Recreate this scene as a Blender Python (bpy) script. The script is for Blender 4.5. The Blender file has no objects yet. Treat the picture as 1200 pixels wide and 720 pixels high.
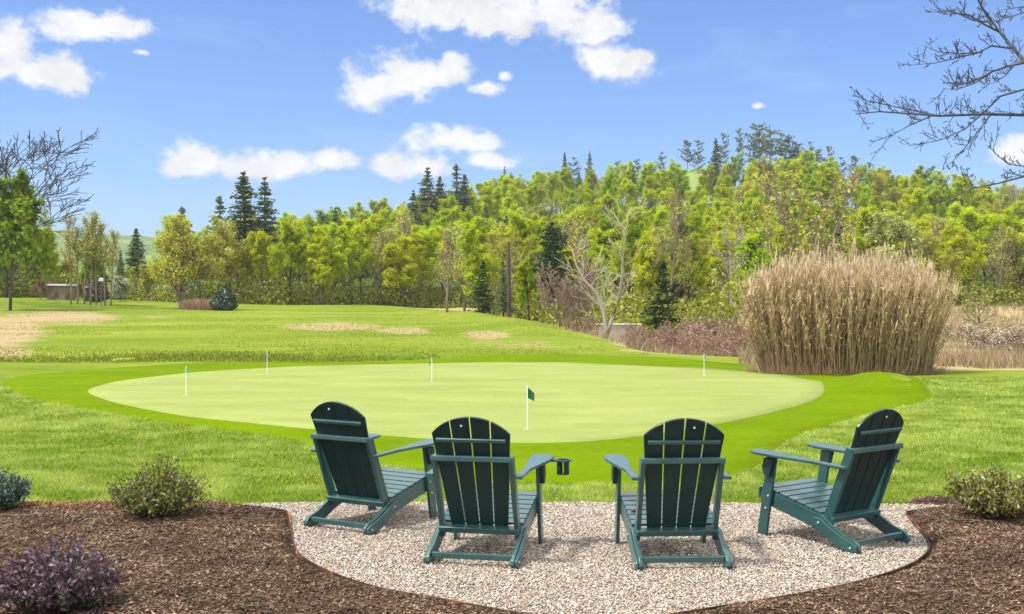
import bpy, bmesh, math, random
import numpy as np
from mathutils import Vector, Matrix
R = math.radians
rng = np.random.default_rng(7)
random.seed(7)
sc = bpy.context.scene
COL = sc.collection

# ------------------------------------------------------------------ camera
F, HY, CH = 1333.6, 355.0, 1.676        # focal length in photo pixels, horizon row, camera height
cam = bpy.data.cameras.new('camera')
co = bpy.data.objects.new('camera', cam)
COL.objects.link(co)
co.location = (0, 0, CH)
co.rotation_euler = (R(90), 0, 0)
cam.sensor_width = 36
cam.lens = 36 * F / 1200
cam.shift_y = -(360 - HY) / 1200
cam.clip_start = .1
cam.clip_end = 8000
sc.camera = co

def ray(px, py, d):                       # photo pixel + distance -> point
    return Vector(((px - 600) * d / F, d, CH - (py - HY) * d / F))
def flat(px, py, z=0.0):                  # photo pixel on the level z
    d = F * (CH - z) / (py - HY)
    return ((px - 600) * d / F, d)

# ------------------------------------------------------------------ numeric helpers
def sstep(a, b, x):
    t = np.clip((np.asarray(x, float) - a) / (b - a), 0, 1)
    return t * t * (3 - 2 * t)
_tabs = {}
def vnoise(x, y, scale, seed=0):          # smooth value noise 0..1
    if seed not in _tabs:
        _tabs[seed] = np.random.default_rng(100 + seed).random((256, 256))
    T = _tabs[seed]
    x = np.asarray(x, float) / scale; y = np.asarray(y, float) / scale
    xi = np.floor(x).astype(int); yi = np.floor(y).astype(int)
    fx = x - xi; fy = y - yi
    fx = fx * fx * (3 - 2 * fx); fy = fy * fy * (3 - 2 * fy)
    g = lambda i, j: T[i & 255, j & 255]
    return (g(xi, yi) * (1 - fx) + g(xi + 1, yi) * fx) * (1 - fy) + (g(xi, yi + 1) * (1 - fx) + g(xi + 1, yi + 1) * fx) * fy
def fbm(x, y, scale, seed=0, n=3):
    s = 0; a = .5; t = 0
    for k in range(n):
        s = s + a * vnoise(x, y, scale / 2 ** k, seed + k); t += a; a *= .5
    return s / t
def inpoly(x, y, poly):
    x = np.asarray(x); y = np.asarray(y)
    r = np.zeros(x.shape, bool)
    n = len(poly)
    for i in range(n):
        x1, y1 = poly[i]; x2, y2 = poly[(i + 1) % n]
        if y1 == y2: continue
        c = ((y1 > y) != (y2 > y)) & (x < (x2 - x1) * (y - y1) / (y2 - y1) + x1)
        r ^= c
    return r
def polydist(x, y, poly):
    d = np.full(np.shape(x), 1e9)
    n = len(poly)
    for i in range(n):
        ax, ay = poly[i]; bx, by = poly[(i + 1) % n]
        ex, ey = bx - ax, by - ay
        L = ex * ex + ey * ey + 1e-12
        t = np.clip(((x - ax) * ex + (y - ay) * ey) / L, 0, 1)
        d = np.minimum(d, np.hypot(x - ax - t * ex, y - ay - t * ey))
    return d
def smooth_loop(pts, n=8):                # Catmull-Rom through a closed loop
    out = []
    m = len(pts)
    for i in range(m):
        p0, p1, p2, p3 = [np.array(pts[(i + k - 1) % m]) for k in range(4)]
        for k in range(n):
            t = k / n
            out.append(tuple(.5 * ((2 * p1) + (-p0 + p2) * t + (2 * p0 - 5 * p1 + 4 * p2 - p3) * t * t + (-p0 + 3 * p1 - 3 * p2 + p3) * t ** 3)))
    return out

# ------------------------------------------------------------------ terrain
_bx = np.array([26, 31, 39, 60, 80, 105, 135, 400.])
_bv = np.array([9, 5.5, 2.6, 1.2, -2.4, -12, -24, -24.])
_hx = (np.array([-900, 100, 330, 430, 520, 600, 700, 800, 870, 960, 1080, 1200, 1800.]) - 600) * 300 / F
_hz = np.array([0, 0, 3.5, 10.5, 17, 22, 24.5, 25.5, 27.5, 24, 20, 17, 12.])
def Z(x, y):
    x = np.asarray(x, float); y = np.asarray(y, float)
    t = np.clip((y - 34) / 76, 0, 1.15)
    left = 1.43 * t + .75 * sstep(22, 50, -x) * sstep(55, 110, y)
    left = left - .16 * np.exp(-((y - 33.6) / .9) ** 2) * sstep(2.5, -1, x) + .10 * sstep(34.2, 35.6, y) * sstep(45, 36, y) * sstep(2.5, -1, x)
    left = left + .22 * (fbm(x, y, 14, 3) - .5) * sstep(36, 50, y)
    xb = np.interp(y, _bx, _bv)
    e = x - xb
    w = sstep(0, 4.5 + .03 * y, e) * sstep(28, 33, y)
    left = left + .30 * np.exp(-((e + 1.2) / 1.6) ** 2) * sstep(38, 52, y) * sstep(110, 70, y)
    mead = -.75 * np.exp(-((e - 5) / 4.5) ** 2) * sstep(34, 44, y) * sstep(120, 80, y) + 1.25 * sstep(60, 122, y)
    mead = mead + .25 * (fbm(x, y, 5, 9) - .5) * sstep(30, 40, y)
    z = left * (1 - w) + mead * w
    h = np.interp(x, _hx, _hz)
    h = h * sstep(122, 300, y) * (1 - .75 * sstep(330, 520, y))
    # raised lip of the collar on its right-hand end
    cx, cy = 7.35, 22.6
    z = z + .30 * np.exp(-((x - cx) / .95) ** 2 - ((y - cy) / 1.3) ** 2)
    z = z + .05 * (fbm(x, y, 3, 21) - .5) * sstep(11, 16, y) * sstep(60, 40, y)
    return z + h + 1.5 * (fbm(x, y, 40, 15) - .5) * sstep(140, 200, y)
def z1(x, y): return float(Z(np.array([x]), np.array([y]))[0])

# ------------------------------------------------------------------ object helpers
def tag(o, label=None, cat=None, group=None, kind=None):
    if label: o['label'] = label
    if cat: o['category'] = cat
    if group: o['group'] = group
    if kind: o['kind'] = kind
    return o
def thing(name, label, cat, loc, rz=0, group=None):
    o = bpy.data.objects.new(name, None)
    o.empty_display_size = .2
    COL.objects.link(o)
    o.location = loc; o.rotation_euler = (0, 0, rz)
    return tag(o, label, cat, group)
def copy_tree(o, parent=None):
    c = o.copy(); COL.objects.link(c); c.parent = parent
    for ch in [k for k in KIDS.get(o.name, [])]:
        k = copy_tree(ch, c)
    return c
KIDS = {}
def adopt(o, parent):
    if parent is not None:
        o.parent = parent
        KIDS.setdefault(parent.name, []).append(o)
    return o

class MB:
    """collects quads, tubes and prisms with a colour per vertex and a slot per face"""
    def __init__(s): s.v = []; s.f = []; s.c = []; s.m = []; s.n = 0
    def add(s, verts, faces, col=(1, 1, 1), slot=0):
        b = s.n
        verts = [tuple(p) for p in verts]
        s.v += verts; s.n += len(verts)
        s.c += [col] * len(verts)
        for f in faces: s.f.append(tuple(b + i for i in f)); s.m.append(slot)
    def tube(s, pts, rad, sides=5, col=(1, 1, 1), slot=0, cap=True):
        pts = [Vector(p) for p in pts]
        n = len(pts)
        vs, fs = [], []
        ref = Vector((0, 0, 1))
        for i in range(n):
            d = (pts[min(i + 1, n - 1)] - pts[max(i - 1, 0)])
            if d.length < 1e-9: d = Vector((0, 0, 1))
            d.normalize()
            a = d.cross(ref if abs(d.z) < .95 else Vector((1, 0, 0))).normalized()
            b = d.cross(a)
            for k in range(sides):
                t = 2 * math.pi * k / sides
                vs.append(pts[i] + (a * math.cos(t) + b * math.sin(t)) * rad[i])
        for i in range(n - 1):
            for k in range(sides):
                fs.append((i * sides + k, i * sides + (k + 1) % sides, (i + 1) * sides + (k + 1) % sides, (i + 1) * sides + k))
        if cap:
            fs.append(tuple(range(sides - 1, -1, -1))); fs.append(tuple((n - 1) * sides + k for k in range(sides)))
        s.add(vs, fs, col, slot)
    def box(s, c, size, M=None, col=(1, 1, 1), slot=0):
        x, y, z = [q / 2 for q in size]
        vs = [Vector(p) for p in ((-x, -y, -z), (x, -y, -z), (x, y, -z), (-x, y, -z), (-x, -y, z), (x, -y, z), (x, y, z), (-x, y, z))]
        if M is not None: vs = [M @ p for p in vs]
        c = Vector(c)
        s.add([p + c for p in vs], [(3, 2, 1, 0), (4, 5, 6, 7), (0, 1, 5, 4), (1, 2, 6, 5), (2, 3, 7, 6), (3, 0, 4, 7)], col, slot)
    def prism(s, poly, ext, col=(1, 1, 1), slot=0):
        poly = [Vector(p) for p in poly]; ext = Vector(ext)
        nrm = Vector((0, 0, 0)); n = len(poly)
        for i in range(n): nrm += poly[i].cross(poly[(i + 1) % n])
        if nrm.dot(ext) > 0: poly = poly[::-1]
        vs = poly + [p + ext for p in poly]
        fs = [tuple(range(n)), tuple(range(2 * n - 1, n - 1, -1))]
        for i in range(n):
            j = (i + 1) % n
            fs.append((j, i, n + i, n + j))
        s.add(vs, fs, col, slot)
    def build(s, name, mats, parent=None, bevel=0, smooth=False):
        me = bpy.data.meshes.new(name)
        me.from_pydata(s.v, [], s.f)
        if not isinstance(mats, (list, tuple)): mats = [mats]
        for m in mats: me.materials.append(m)
        if len(mats) > 1: me.polygons.foreach_set('material_index', s.m)
        a = me.color_attributes.new('col', 'FLOAT_COLOR', 'POINT')
        a.data.foreach_set('color', np.c_[np.array(s.c, np.float32), np.ones(s.n, np.float32)].ravel())
        if smooth: me.polygons.foreach_set('use_smooth', [True] * len(me.polygons))
        me.update()
        o = bpy.data.objects.new(name, me)
        COL.objects.link(o)
        if bevel:
            b = o.modifiers.new('edge', 'BEVEL'); b.width = bevel; b.segments = 2; b.limit_method = 'ANGLE'; b.angle_limit = R(35)
        return adopt(o, parent)

def np_mesh(name, V, Fq, mats, C=None, M=None, parent=None, smooth=False):
    """V (n,3), Fq (m,k) same-sized faces"""
    V = np.asarray(V, np.float32); Fq = np.asarray(Fq, np.int32)
    me = bpy.data.meshes.new(name)
    me.vertices.add(len(V)); me.vertices.foreach_set('co', V.ravel())
    m, k = Fq.shape
    me.loops.add(m * k); me.loops.foreach_set('vertex_index', Fq.ravel())
    me.polygons.add(m)
    me.polygons.foreach_set('loop_start', np.arange(0, m * k, k, dtype=np.int32))
    if not isinstance(mats, (list, tuple)): mats = [mats]
    for q in mats: me.materials.append(q)
    if M is not None: me.polygons.foreach_set('material_index', np.asarray(M, np.int32))
    if C is not None:
        a = me.color_attributes.new('col', 'FLOAT_COLOR', 'POINT')
        a.data.foreach_set('color', np.c_[np.asarray(C, np.float32), np.ones(len(V), np.float32)].ravel())
    if smooth: me.polygons.foreach_set('use_smooth', np.ones(m, bool))
    me.update(calc_edges=True); me.validate()
    o = bpy.data.objects.new(name, me)
    COL.objects.link(o)
    return adopt(o, parent)

def rand_rot(n, r=rng):
    q = r.normal(size=(n, 4)); q /= np.linalg.norm(q, axis=1)[:, None]
    w, x, y, z = q.T
    return np.stack([np.stack([1 - 2 * (y * y + z * z), 2 * (x * y - z * w), 2 * (x * z + y * w)], -1),
                     np.stack([2 * (x * y + z * w), 1 - 2 * (x * x + z * z), 2 * (y * z - x * w)], -1),
                     np.stack([2 * (x * z - y * w), 2 * (y * z + x * w), 1 - 2 * (x * x + y * y)], -1)], 1)

# ------------------------------------------------------------------ materials
def newmat(name):
    m = bpy.data.materials.new(name); m.use_nodes = True
    nt = m.node_tree; nt.nodes.clear()
    out = nt.nodes.new('ShaderNodeOutputMaterial')
    return m, nt, out
def N(nt, t, **kw):
    n = nt.nodes.new(t)
    for k, v in kw.items():
        if k.startswith('i_'): n.inputs[k[2:].replace('_', ' ')].default_value = v
        else: setattr(n, k, v)
    return n
def ramp(nt, fac, stops):
    r = nt.nodes.new('ShaderNodeValToRGB')
    e = r.color_ramp.elements
    while len(e) < len(stops): e.new(.5)
    for q, (p, c) in zip(e, stops): q.position = p; q.color = (*c, 1)
    nt.links.new(fac, r.inputs[0])
    return r.outputs[0]
def mixc(nt, a, b, fac, mode='MIX'):
    m = nt.nodes.new('ShaderNodeMix'); m.data_type = 'RGBA'; m.blend_type = mode
    for i, v in ((0, fac), (6, a), (7, b)):
        if hasattr(v, 'is_output') or isinstance(v, bpy.types.NodeSocket): nt.links.new(v, m.inputs[i])
        elif i == 0: m.inputs[0].default_value = v
        else: m.inputs[i].default_value = (*v, 1)
    return m.outputs[2]
def noise(nt, scale, detail=4, rough=.6, coord='Object', vec=None, dist=0):
    n = N(nt, 'ShaderNodeTexNoise'); n.inputs['Scale'].default_value = scale
    n.inputs['Detail'].default_value = detail; n.inputs['Roughness'].default_value = rough; n.inputs['Distortion'].default_value = dist
    if vec is None:
        tc = N(nt, 'ShaderNodeTexCoord'); vec = tc.outputs[coord]
    nt.links.new(vec, n.inputs['Vector'])
    return n.outputs['Fac']
def bump(nt, h, strength=.5, dist=.01):
    b = N(nt, 'ShaderNodeBump'); b.inputs['Strength'].default_value = strength; b.inputs['Distance'].default_value = dist
    nt.links.new(h, b.inputs['Height'])
    return b.outputs[0]
def setin(nt, n, key, v):
    if isinstance(v, bpy.types.NodeSocket): nt.links.new(v, n.inputs[key])
    elif isinstance(v, (tuple, list)) and len(v) == 3: n.inputs[key].default_value = (*v, 1)
    else: n.inputs[key].default_value = v
def principled(nt, out, color, rough=.8, spec=.3, nrm=None):
    p = N(nt, 'ShaderNodeBsdfPrincipled')
    setin(nt, p, 'Base Color', color); setin(nt, p, 'Roughness', rough); setin(nt, p, 'Specular IOR Level', spec)
    if nrm is not None: nt.links.new(nrm, p.inputs['Normal'])
    nt.links.new(p.outputs[0], out.inputs[0])
    return p
def simple(name, c, rough=.7, spec=.3, var=.15, scale=20, bmp=0):
    m, nt, out = newmat(name)
    n = noise(nt, scale, 5)
    a = tuple(q * (1 - var) for q in c); b = tuple(min(1, q * (1 + var)) for q in c)
    colr = ramp(nt, n, [(.3, a), (.7, b)])
    principled(nt, out, colr, rough, spec, bump(nt, n, bmp, .01) if bmp else None)
    return m
def attr_mat(name, c, rough=.9, spec=.15, inst=.0):
    """own colour of each pebble, chip, twig ... from the 'col' attribute"""
    m, nt, out = newmat(name)
    a = N(nt, 'ShaderNodeAttribute', attribute_name='col')
    colr = mixc(nt, a.outputs['Color'], c, 1.0, 'MULTIPLY')
    if inst:
        oi = N(nt, 'ShaderNodeObjectInfo')
        hs = N(nt, 'ShaderNodeHueSaturation')
        mr = N(nt, 'ShaderNodeMapRange'); mr.inputs[3].default_value = 1 - inst; mr.inputs[4].default_value = 1 + inst
        nt.links.new(oi.outputs['Random'], mr.inputs[0]); nt.links.new(mr.outputs[0], hs.inputs['Value']); nt.links.new(colr, hs.inputs['Color'])
        colr = hs.outputs[0]
    principled(nt, out, colr, rough, spec)
    return m
def leaf_mat(name, c, trans=.35, hue=.02, val=.18, gloss=.0):
    m, nt, out = newmat(name)
    a = N(nt, 'ShaderNodeAttribute', attribute_name='col')
    colr = mixc(nt, a.outputs['Color'], c, 1.0, 'MULTIPLY')
    oi = N(nt, 'ShaderNodeObjectInfo')
    hs = N(nt, 'ShaderNodeHueSaturation')
    for sock, lo, hi, mul in (('Hue', .5 - hue, .5 + hue, 1), ('Value', 1 - val, 1 + val, 7.31)):
        mr = N(nt, 'ShaderNodeMapRange'); mr.inputs[3].default_value = lo; mr.inputs[4].default_value = hi
        mt = N(nt, 'ShaderNodeMath', operation='MULTIPLY'); mt.inputs[1].default_value = mul
        fr = N(nt, 'ShaderNodeMath', operation='FRACT')
        nt.links.new(oi.outputs['Random'], mt.inputs[0]); nt.links.new(mt.outputs[0], fr.inputs[0]); nt.links.new(fr.outputs[0], mr.inputs[0])
        nt.links.new(mr.outputs[0], hs.inputs[sock])
    nt.links.new(colr, hs.inputs['Color'])
    d = N(nt, 'ShaderNodeBsdfDiffuse'); t = N(nt, 'ShaderNodeBsdfTranslucent')
    nt.links.new(hs.outputs[0], d.inputs[0]); nt.links.new(hs.outputs[0], t.inputs[0])
    mx = N(nt, 'ShaderNodeMixShader'); mx.inputs[0].default_value = trans
    nt.links.new(d.outputs[0], mx.inputs[1]); nt.links.new(t.outputs[0], mx.inputs[2])
    res = mx.outputs[0]
    if gloss:
        g = N(nt, 'ShaderNodeBsdfGlossy'); g.inputs['Roughness'].default_value = .45
        g.inputs['Color'].default_value = (1, 1, 1, 1)
        m2 = N(nt, 'ShaderNodeMixShader'); m2.inputs[0].default_value = gloss
        nt.links.new(res, m2.inputs[1]); nt.links.new(g.outputs[0], m2.inputs[2]); res = m2.outputs[0]
    nt.links.new(res, out.inputs[0])
    return m

# --- green plastic lumber of the chairs
def chair_plastic(name, k=1.0, spec=.9):
    m, nt, out = newmat(name)
    tc = N(nt, 'ShaderNodeTexCoord')
    mp = N(nt, 'ShaderNodeMapping'); mp.inputs['Scale'].default_value = (40, 40, 40)
    nt.links.new(tc.outputs['Object'], mp.inputs[0])
    n = noise(nt, 1.0, 6, .7, vec=mp.outputs[0])
    n2 = noise(nt, 6, 4, .6)
    c = ramp(nt, n2, [(.3, (.011 * k, .056 * k, .053 * k)), (.7, (.017 * k, .076 * k, .071 * k))])
    rg = ramp(nt, n2, [(.3, (.27, .27, .27)), (.7, (.38, .38, .38))])
    p = principled(nt, out, c, .35, spec, bump(nt, n, .02, .002))
    p.inputs['Sheen Weight'].default_value = .15 * k; p.inputs['Sheen Roughness'].default_value = .35; p.inputs['Sheen Tint'].default_value = (.8, .9, 1, 1)
    nt.links.new(rg, p.inputs['Roughness'])
    return m
PLASTIC = chair_plastic('green plastic lumber')
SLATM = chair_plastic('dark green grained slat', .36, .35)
STEEL = simple('bolt steel', (.45, .47, .46), .35, .5, .1)
DARKP = simple('dark green plastic', (.012, .030, .028), .5, .4, .1)

BARK_GREY = attr_mat('grey bark', (.17, .145, .11), inst=.25)
BARK_DARK = attr_mat('dark bark', (.075, .06, .045), inst=.2)
BARK_PALE = attr_mat('pale bark', (.30, .27, .21), inst=.1)
BARK_TAN = attr_mat('bare tan twigs', (.24, .19, .14), inst=.15)
BARK_RED = attr_mat('bare reddish twigs', (.33, .235, .17), inst=.2)
BARK_BLUE = attr_mat('dark budding twigs', (.075, .08, .085), inst=0)
L_LIME = leaf_mat('lime spring leaves', (.51, .585, .014), .5, .010, .12)
L_MID = leaf_mat('mid green spring leaves', (.40, .50, .016), .5, .012, .13)
L_OLIVE = leaf_mat('olive buds', (.47, .47, .075), .45, .012, .1)
L_PALE = leaf_mat('pale willow leaves', (.44, .45, .17), .4, .015, .1)
L_DARK = leaf_mat('conifer needles', (.15, .195, .075), .28, .02, .2)
L_BLUE = leaf_mat('blue green pine needles', (.16, .205, .115), .3, .02, .2)
L_MAPLE = leaf_mat('broad green leaves', (.21, .29, .02), .45, .01, .1)

# ------------------------------------------------------------------ world: sky + clouds
SUN_EL, SUN_AZ = 60.0, math.atan2(-.60, -.22)          # high sun on the left, slightly behind the camera
sx, sy, sz = math.sin(SUN_AZ) * math.cos(R(SUN_EL)), math.cos(SUN_AZ) * math.cos(R(SUN_EL)), math.sin(R(SUN_EL))
W = bpy.data.worlds.new('World'); sc.world = W
W.use_nodes = True
nt = W.node_tree; nt.nodes.clear()
wo = nt.nodes.new('ShaderNodeOutputWorld')
bg = nt.nodes.new('ShaderNodeBackground'); bg.inputs[1].default_value = .11
sky = nt.nodes.new('ShaderNodeTexSky'); sky.sky_type = 'NISHITA'; sky.sun_disc = False
sky.sun_elevation = R(SUN_EL); sky.sun_rotation = SUN_AZ; sky.air_density = 1.0; sky.dust_density = .6; sky.ozone_density = 1.6
tc = nt.nodes.new('ShaderNodeTexCoord')
sep = nt.nodes.new('ShaderNodeSeparateXYZ'); nt.links.new(tc.outputs['Generated'], sep.inputs[0])
def M2(op, a, b=None, c=None):
    n = nt.nodes.new('ShaderNodeMath'); n.operation = op
    for i, v in enumerate((a, b, c)):
        if v is None: continue
        if isinstance(v, bpy.types.NodeSocket): nt.links.new(v, n.inputs[i])
        else: n.inputs[i].default_value = v
    return n.outputs[0]
az = M2('ARCTAN2', sep.outputs[0], sep.outputs[1])
el = M2('ARCSINE', sep.outputs[2])
def skydir(px, py):
    x, z = (px - 600) / F, (HY - py) / F
    return math.atan2(x, 1), math.atan2(z, math.hypot(x, 1))
cmb = nt.nodes.new('ShaderNodeCombineXYZ')
nt.links.new(az, cmb.inputs[0]); nt.links.new(el, cmb.inputs[1])
def wnoise(scale, detail, rough, yscale=1.5, off=0, dist=0.):
    mp = nt.nodes.new('ShaderNodeMapping'); mp.inputs['Scale'].default_value = (1, yscale, 1); mp.inputs['Location'].default_value = (off, off * .7, off)
    nt.links.new(cmb.outputs[0], mp.inputs[0])
    n = nt.nodes.new('ShaderNodeTexNoise'); n.inputs['Scale'].default_value = scale; n.inputs['Detail'].default_value = detail; n.inputs['Roughness'].default_value = rough
    n.inputs['Distortion'].default_value = dist
    nt.links.new(mp.outputs[0], n.inputs[0])
    return n.outputs['Fac']
n1 = wnoise(30, 7, .58, 1.3, 0, .3)
n2 = wnoise(11, 4, .5, 1.6, 5)
n3 = wnoise(22, 6, .6, 1.2, 9)
# centre and half size of each cloud puff, in photo pixels (turned into directions)
PUFF = [(105, 34, 44, 19), (142, 32, 36, 17), (8, 62, 26, 30), (42, 88, 44, 22), (82, 92, 32, 26), (0, 82, 30, 22),
        (510, 12, 62, 34), (585, 18, 70, 34), (655, 10, 58, 36), (700, 30, 36, 26), (560, 0, 110, 28),
        (722, 76, 42, 24), (750, 68, 26, 12),
        (440, 104, 40, 26), (485, 88, 48, 32), (530, 88, 30, 30), (565, 104, 26, 10), (590, 90, 12, 9),
        (235, 190, 38, 22), (285, 198, 52, 19), (340, 192, 44, 17), (385, 187, 34, 14),
        (470, 198, 42, 20), (520, 166, 50, 18), (570, 168, 34, 13), (500, 196, 46, 17), (575, 190, 32, 14),
        (1190, 178, 24, 20), (888, 124, 10, 7), (166, 62, 11, 5), (590, 88, 12, 7)]
mx = None
for (px, py, w, h) in PUFF:
    a0, e0 = skydir(px, py)
    dx = M2('MULTIPLY', M2('SUBTRACT', az, a0), F / w / 1.12)
    dy = M2('MULTIPLY', M2('SUBTRACT', el, e0), F / h / 1.12)
    dy = M2('MAXIMUM', dy, M2('MULTIPLY', dy, -1.25))              # flatter undersides
    v = M2('SUBTRACT', 1.0 if w > 14 else .72, M2('SQRT', M2('ADD', M2('MULTIPLY', dx, dx), M2('MULTIPLY', dy, dy))))
    mx = v if mx is None else M2('SMOOTH_MAX', mx, v, .25)
dens = M2('ADD', mx, M2('MULTIPLY', M2('SUBTRACT', n1, .5), 2.1))
n4 = wnoise(75, 5, .6, 1.2, 13)
dens = M2('ADD', dens, M2('MULTIPLY', M2('SUBTRACT', n4, .5), .8))
dens = M2('ADD', dens, M2('MULTIPLY', M2('SUBTRACT', n2, .5), .9))
mr = nt.nodes.new('ShaderNodeMapRange'); mr.interpolation_type = 'SMOOTHSTEP'
mr.inputs[1].default_value = -.08; mr.inputs[2].default_value = .62
nt.links.new(dens, mr.inputs[0])
# thin veils
veil = nt.nodes.new('ShaderNodeMapRange'); veil.inputs[1].default_value = .56; veil.inputs[2].default_value = .85; veil.inputs[4].default_value = .38
nt.links.new(wnoise(5, 7, .6, 3.0, 3, .5), veil.inputs[0])
cl = nt.nodes.new('ShaderNodeMapRange'); cl.inputs[1].default_value = .32; cl.inputs[2].default_value = .62; cl.inputs[3].default_value = .80; cl.inputs[4].default_value = 1.0
nt.links.new(n3, cl.inputs[0])
ccol = nt.nodes.new('ShaderNodeVectorMath'); ccol.operation = 'SCALE'; ccol.inputs[0].default_value = (5.9, 6.0, 6.15)
nt.links.new(cl.outputs[0], ccol.inputs['Scale'])
skyg = mixc(nt, sky.outputs[0], (.60, .75, 1.06), 1.0, 'MULTIPLY')
mxa = mixc(nt, skyg, (3.9, 4.6, 5.7), veil.outputs[0])
# unseen broken bright cloud, added overhead and behind the viewer as fill light
over = nt.nodes.new('ShaderNodeMapRange'); over.interpolation_type = 'SMOOTHSTEP'; over.inputs[1].default_value = .268; over.inputs[2].default_value = .42; nt.links.new(el, over.inputs[0])
brk = nt.nodes.new('ShaderNodeMapRange'); brk.interpolation_type = 'SMOOTHSTEP'; brk.inputs[3].default_value = .45; brk.inputs[1].default_value = .30; brk.inputs[2].default_value = .52
gn = nt.nodes.new('ShaderNodeTexNoise'); gn.inputs['Scale'].default_value = 2.4; gn.inputs['Detail'].default_value = 5; nt.links.new(tc.outputs['Generated'], gn.inputs[0]); nt.links.new(gn.outputs['Fac'], brk.inputs[0])
back = nt.nodes.new('ShaderNodeMapRange'); back.interpolation_type = 'SMOOTHSTEP'; back.inputs[1].default_value = .3; back.inputs[2].default_value = -.2; nt.links.new(sep.outputs[1], back.inputs[0])
mxa = mixc(nt, mxa, (10.2, 10.4, 10.8), M2('MULTIPLY', M2('MAXIMUM', over.outputs[0], back.outputs[0]), brk.outputs[0]))
mxc = mixc(nt, mxa, ccol.outputs[0], mr.outputs[0])
nt.links.new(mxc, bg.inputs[0]); nt.links.new(bg.outputs[0], wo.inputs[0])

sl = bpy.data.lights.new('sun', 'SUN'); sl.energy = 3.7; sl.angle = R(6); sl.color = (1, .965, .90)
so = bpy.data.objects.new('sun', sl); COL.objects.link(so)
so.rotation_euler = Vector((-sx, -sy, -sz)).to_track_quat('-Z', 'Y').to_euler()
so.location = (-20, -15, 40)

# ------------------------------------------------------------------ ground plan (metres, from the photo's pixels)
P_gravel = [flat(*p) for p in [(318, 592), (337, 605), (341, 625), (345, 645), (360, 664), (400, 683), (450, 697), (510, 709), (590, 724), (680, 733), (760, 732), (860, 717), (940, 702), (1010, 688), (1062, 671), (1087, 652), (1086, 637), (1072, 620), (1062, 605), (1068, 594), (1086, 587)]]
P_gravel_s = smooth_loop(P_gravel[:-1], 5)
# keep the straight edge against the lawn
P_gravel_s = [p for p in P_gravel_s if p[1] < 9.62]
P_green = [flat(*p) for p in [(102, 460), (118, 453), (150, 446.5), (230, 437.5), (330, 431), (420, 428), (550, 426), (660, 426), (750, 429), (850, 434), (920, 440.5), (955, 449), (967, 457), (958, 467), (930, 478), (880, 491), (820, 503), (750, 513), (680, 519), (610, 521), (530, 518), (450, 512), (370, 505), (300, 498), (220, 489), (160, 479), (120, 469)]]
P_green_s = smooth_loop(P_green, 6)
P_fringe = [flat(*p) for p in [(2, 449), (20, 443), (60, 437), (140, 431), (240, 425.5), (330, 422.5), (420, 420.5), (520, 419.5), (620, 418.5), (700, 418.5), (780, 420), (860, 426), (930, 434), (1000, 440), (1060, 450), (1090, 462), (1085, 470), (1040, 480), (990, 493), (940, 510), (905, 530), (885, 548), (840, 561), (760, 567), (660, 567), (560, 562), (460, 545), (370, 521), (300, 509), (200, 496), (100, 480), (30, 466)]]
P_fringe_s = smooth_loop(P_fringe, 5)

# ------------------------------------------------------------------ ground sheet
ys = np.concatenate([np.arange(-14, 6, 1.25), 6 * 1.0205 ** np.arange(0, 246)])
us = np.linspace(-1, 1, 281)
GX = us[None, :] * (ys[:, None].clip(0) * .78 + 14); GY = np.repeat(ys[:, None], len(us), 1)
GZ = Z(GX, GY)
px = 600 + F * GX / np.maximum(GY, 1); py = HY + F * (CH - GZ) / np.maximum(GY, 1)
nz = fbm(GX, GY, 2.5, 31, 4) - .5
def blob(cx, cy, rx, ry, k=1.2):
    return np.clip(1.25 - np.hypot((px - cx) / rx, (py - cy) / ry) + nz * k, 0, 1)
tan = np.zeros_like(GX)
for b in ((0, 388, 66, 26), (70, 373, 80, 9), (0, 412, 52, 13), (390, 383, 70, 5.5), (470, 388, 45, 4.5), (572, 393, 34, 6), (600, 404, 70, 9, ), (180, 372, 30, 3)):
    s = .45 if b[:2] in ((600, 404), (180, 372)) else 1
    tan = np.maximum(tan, s * blob(*b[:4], .9) * 1.1)
tan = np.clip(tan, 0, 1) * (GY > 24)
xb = np.interp(GY, _bx, _bv)
mead = sstep(.5, 4, GX - xb + nz * 6) * sstep(36.8, 39.5, GY + nz * 4)
right = sstep(5.2, 6.6, GX + nz * 2) * sstep(26.5, 28.5, GY + nz * 4 - .12 * (GX - 9)) * sstep(.26, .31, GX / np.maximum(GY, 1))
mead = np.maximum(mead, right)
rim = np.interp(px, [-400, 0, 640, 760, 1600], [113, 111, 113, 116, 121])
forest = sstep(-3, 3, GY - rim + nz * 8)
V = np.stack([GX, GY, GZ], -1).reshape(-1, 3)
nr, nc = GX.shape
idx = np.arange(nr * nc).reshape(nr, nc)
FQ = np.stack([idx[:-1, :-1], idx[:-1, 1:], idx[1:, 1:], idx[1:, :-1]], -1).reshape(-1, 4)
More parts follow.
